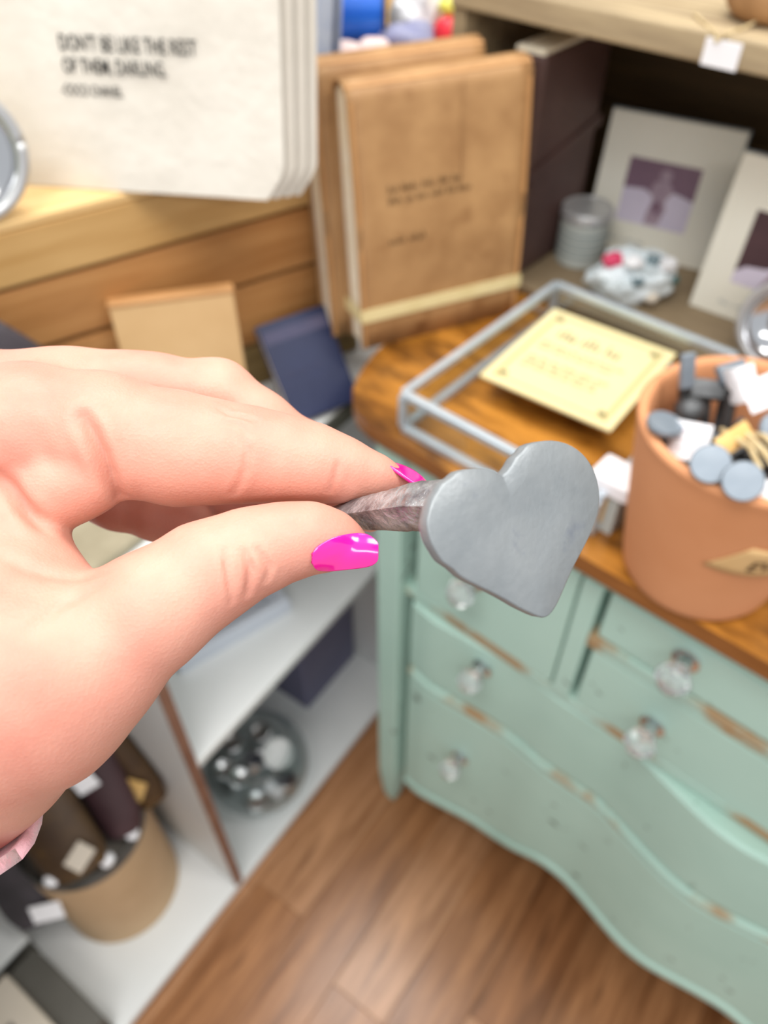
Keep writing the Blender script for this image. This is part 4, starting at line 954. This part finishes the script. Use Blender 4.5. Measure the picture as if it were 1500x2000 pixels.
def build_hand():
    h = .72
    lo = np.array([-236.0, -100.0, -72.0]); hi = np.array([50.0, 42.0, 58.0])
    n = ((hi - lo) / h).astype(int)
    ax = [lo[k] + h * np.arange(n[k]) for k in range(3)]
    F = np.empty(tuple(n), np.float32)
    for i0 in range(0, n[0], 24):
        P = np.stack(np.meshgrid(ax[0][i0:i0 + 24], ax[1], ax[2], indexing='ij'), -1).astype(np.float32)
        F[i0:i0 + 24] = hand_sdf(P)
    F[0] = F[-1] = 5; F[:, 0] = F[:, -1] = 5; F[:, :, 0] = F[:, :, -1] = 5
    V, Q = surface_nets(F, lo, h)
    # relax the lattice slightly
    E = np.concatenate([Q[:, [0, 1]], Q[:, [1, 2]], Q[:, [2, 3]], Q[:, [3, 0]]])
    for it in range(3):
        s = np.zeros_like(V); c = np.zeros(len(V))
        np.add.at(s, E[:, 0], V[E[:, 1]]); np.add.at(c, E[:, 0], 1); np.add.at(s, E[:, 1], V[E[:, 0]]); np.add.at(c, E[:, 1], 1)
        V = V * .5 + .5 * s / np.maximum(c, 1)[:, None]
    # skin folds: press the surface in along each crease line
    nrm = np.zeros_like(V)
    fn = np.cross(V[Q[:, 1]] - V[Q[:, 0]], V[Q[:, 2]] - V[Q[:, 0]])
    for k in range(4): np.add.at(nrm, Q[:, k], fn)
    nrm /= np.maximum(np.linalg.norm(nrm, axis=1), 1e-9)[:, None]
    disp = np.zeros(len(V))
    for w, dep, pl in CREASES:
        pl = np.array(pl); best = np.full(len(V), 1e9); tt = np.zeros(len(V))
        for s in range(len(pl) - 1):
            a, b_ = pl[s], pl[s + 1]; ab = b_ - a
            t = np.clip(((V - a) @ ab) / max(ab @ ab, 1e-9), 0, 1); d = np.linalg.norm(V - a - t[:, None] * ab, axis=1)
            u = d < best; best[u] = d[u]; tt[u] = (s + t[u]) / (len(pl) - 1)
        fade = np.sin(np.pi * np.clip(tt * .9 + .05, 0, 1)) ** .5
        disp -= dep * fade * np.exp(-(best / w) ** 2)
        disp += dep * .35 * fade * np.exp(-((best - 2.4 * w) / (1.3 * w)) ** 2)
    V = V + nrm * disp[:, None]
    me = bpy.data.meshes.new('person'); me.from_pydata((V * .001).tolist(), [], Q.tolist()); me.materials.append(M['skin'])
    me.polygons.foreach_set('use_smooth', [True] * len(me.polygons))
    o = bpy.data.objects.new('person', me); COL.objects.link(o); o.matrix_world = HAND_FRAME
    return o
person = build_hand()
tag(person, 'hand with glossy hot pink nails pinching the heart headed hook, pink sleeve', 'person')
def nail(grid, th, label=None):
    b = MB(); b.grid([[tuple(c * .001 for c in p) for p in row] for row in grid])
    o = b.build('fingernail', M['polish'], person, smooth='all')
    s = o.modifiers.new('smooth', 'SUBSURF'); s.levels = 1; s.render_levels = 2
    d = o.modifiers.new('thick', 'SOLIDIFY'); d.thickness = th; d.offset = 0
    o["label"] = "glossy hot pink nail"
    return o
nail(THUMB_NAIL, .0009); nail(INDEX_NAIL, .0008)
b = MB(); rows = []
for k in range(len(SLEEVE) - 1):
    for t in np.linspace(0, 1, 7, endpoint=(k == len(SLEEVE) - 2)):
        lo_, hi_ = [Vector(SLEEVE[k][q]).lerp(Vector(SLEEVE[k + 1][q]), t) for q in (0, 1)]
        dep = SLEEVE[k][2] * (1 - t) + SLEEVE[k + 1][2] * t
        c = (lo_ + hi_) / 2; h_ = (lo_ - hi_) / 2; fold = 1 + .018 * math.sin(5 * (k + t))
        rows.append([tuple((c + fold * (math.cos(a) * h_ + math.sin(a) * Vector((0, 0, dep)))) * .001) for a in np.linspace(0, 2 * math.pi, 41)])
b.grid(rows); b.build('sleeve', M['sleeve'], person, smooth='all', solid=.003)

hook = thing('heart_hook', 'grey forged iron hook with a flat heart head held in the fingers', 'hook', matrix=HAND_FRAME)
hc, hx, hy, hz = [Vector(v) for v in HEART_FRAME]
hm = Matrix((hx, hy, hz)).transposed().to_4x4(); hm.translation = hc * .001
def smooth_loop(pts, n=3):
    pts = [Vector(p) for p in pts]; out = []
    m_ = len(pts)
    for i in range(m_):
        p0, p1, p2, p3 = pts[i - 1], pts[i], pts[(i + 1) % m_], pts[(i + 2) % m_]
        for t in range(n):
            t /= n; out.append(.5 * ((2 * p1) + (p2 - p0) * t + (2 * p0 - 5 * p1 + 4 * p2 - p3) * t * t + (3 * p1 - p0 - 3 * p2 + p3) * t ** 3))
    return out
loop = smooth_loop(HEART_OUTLINE, 2)
ctr = sum(loop, Vector((0, 0))) / len(loop)
b = MB(); rows = []
TH_ = 3.8
def inset(k, d):
    p = loop[k]; a = loop[k - 1]; c = loop[(k + 1) % len(loop)]; tg = (c - a).normalized(); nn = Vector((-tg.y, tg.x))
    if nn.dot(ctr - p) < 0 and abs(nn.dot((ctr - p).normalized())) > .2: nn = -nn
    return p + nn * d
for d, z in ((.9, -TH_), (.25, -TH_ + .4), (0.0, -TH_ + 1.1), (0.0, -.55), (.12, -.2), (.45, -.03)):
    rows.append([(q.x * .001, q.y * .001, z * .001) for q in (inset(k, d) for k in range(len(loop)))])
rows.append([((ctr.x + (Vector((x * 1000, y * 1000)) - ctr).x * .55) * .001, (ctr.y + (Vector((x * 1000, y * 1000)) - ctr).y * .55) * .001, .00012) for x, y, z in rows[-1]])
b.grid([r + [r[0]] for r in rows]); b.add(rows[-1], [tuple(range(len(loop)))]); b.add(rows[0], [tuple(range(len(loop)))])
b.build('heart_head', M['heart'], hook, matrix=hm, smooth='all')
# hammered square shank
b = MB(); sp = [Vector(p[:3]) * .001 for p in SHAFT]; sr = [p[3] * .001 for p in SHAFT]
rr = random.Random(4); rows = []; NS = 46
for i in range(NS + 1):
    t = i / NS * (len(sp) - 1); k = min(int(t), len(sp) - 2); f = t - k
    p = sp[k].lerp(sp[k + 1], f); r = sr[k] * (1 - f) + sr[k + 1] * f
    d = (sp[k + 1] - sp[k]).normalized(); a = d.cross(Vector((0, 1, 0))).normalized(); c = a.cross(d)
    row = []
    for j in range(16):
        ang = 2 * math.pi * j / 16
        q = ((ang) % (math.pi / 2)) - math.pi / 4
        rad_ = r * .74 / max(math.cos(q), .5) * (1 + rr.uniform(-.03, .03))
        row.append(p + rad_ * (math.cos(ang) * a + math.sin(ang) * c))
    rows.append(row + [row[0]])
b.grid([[tuple(q) for q in r] for r in rows]); b.add([tuple(q) for q in rows[0][:-1]], [tuple(range(16))])
b.build('shank', M['shaft'], hook, smooth='all')
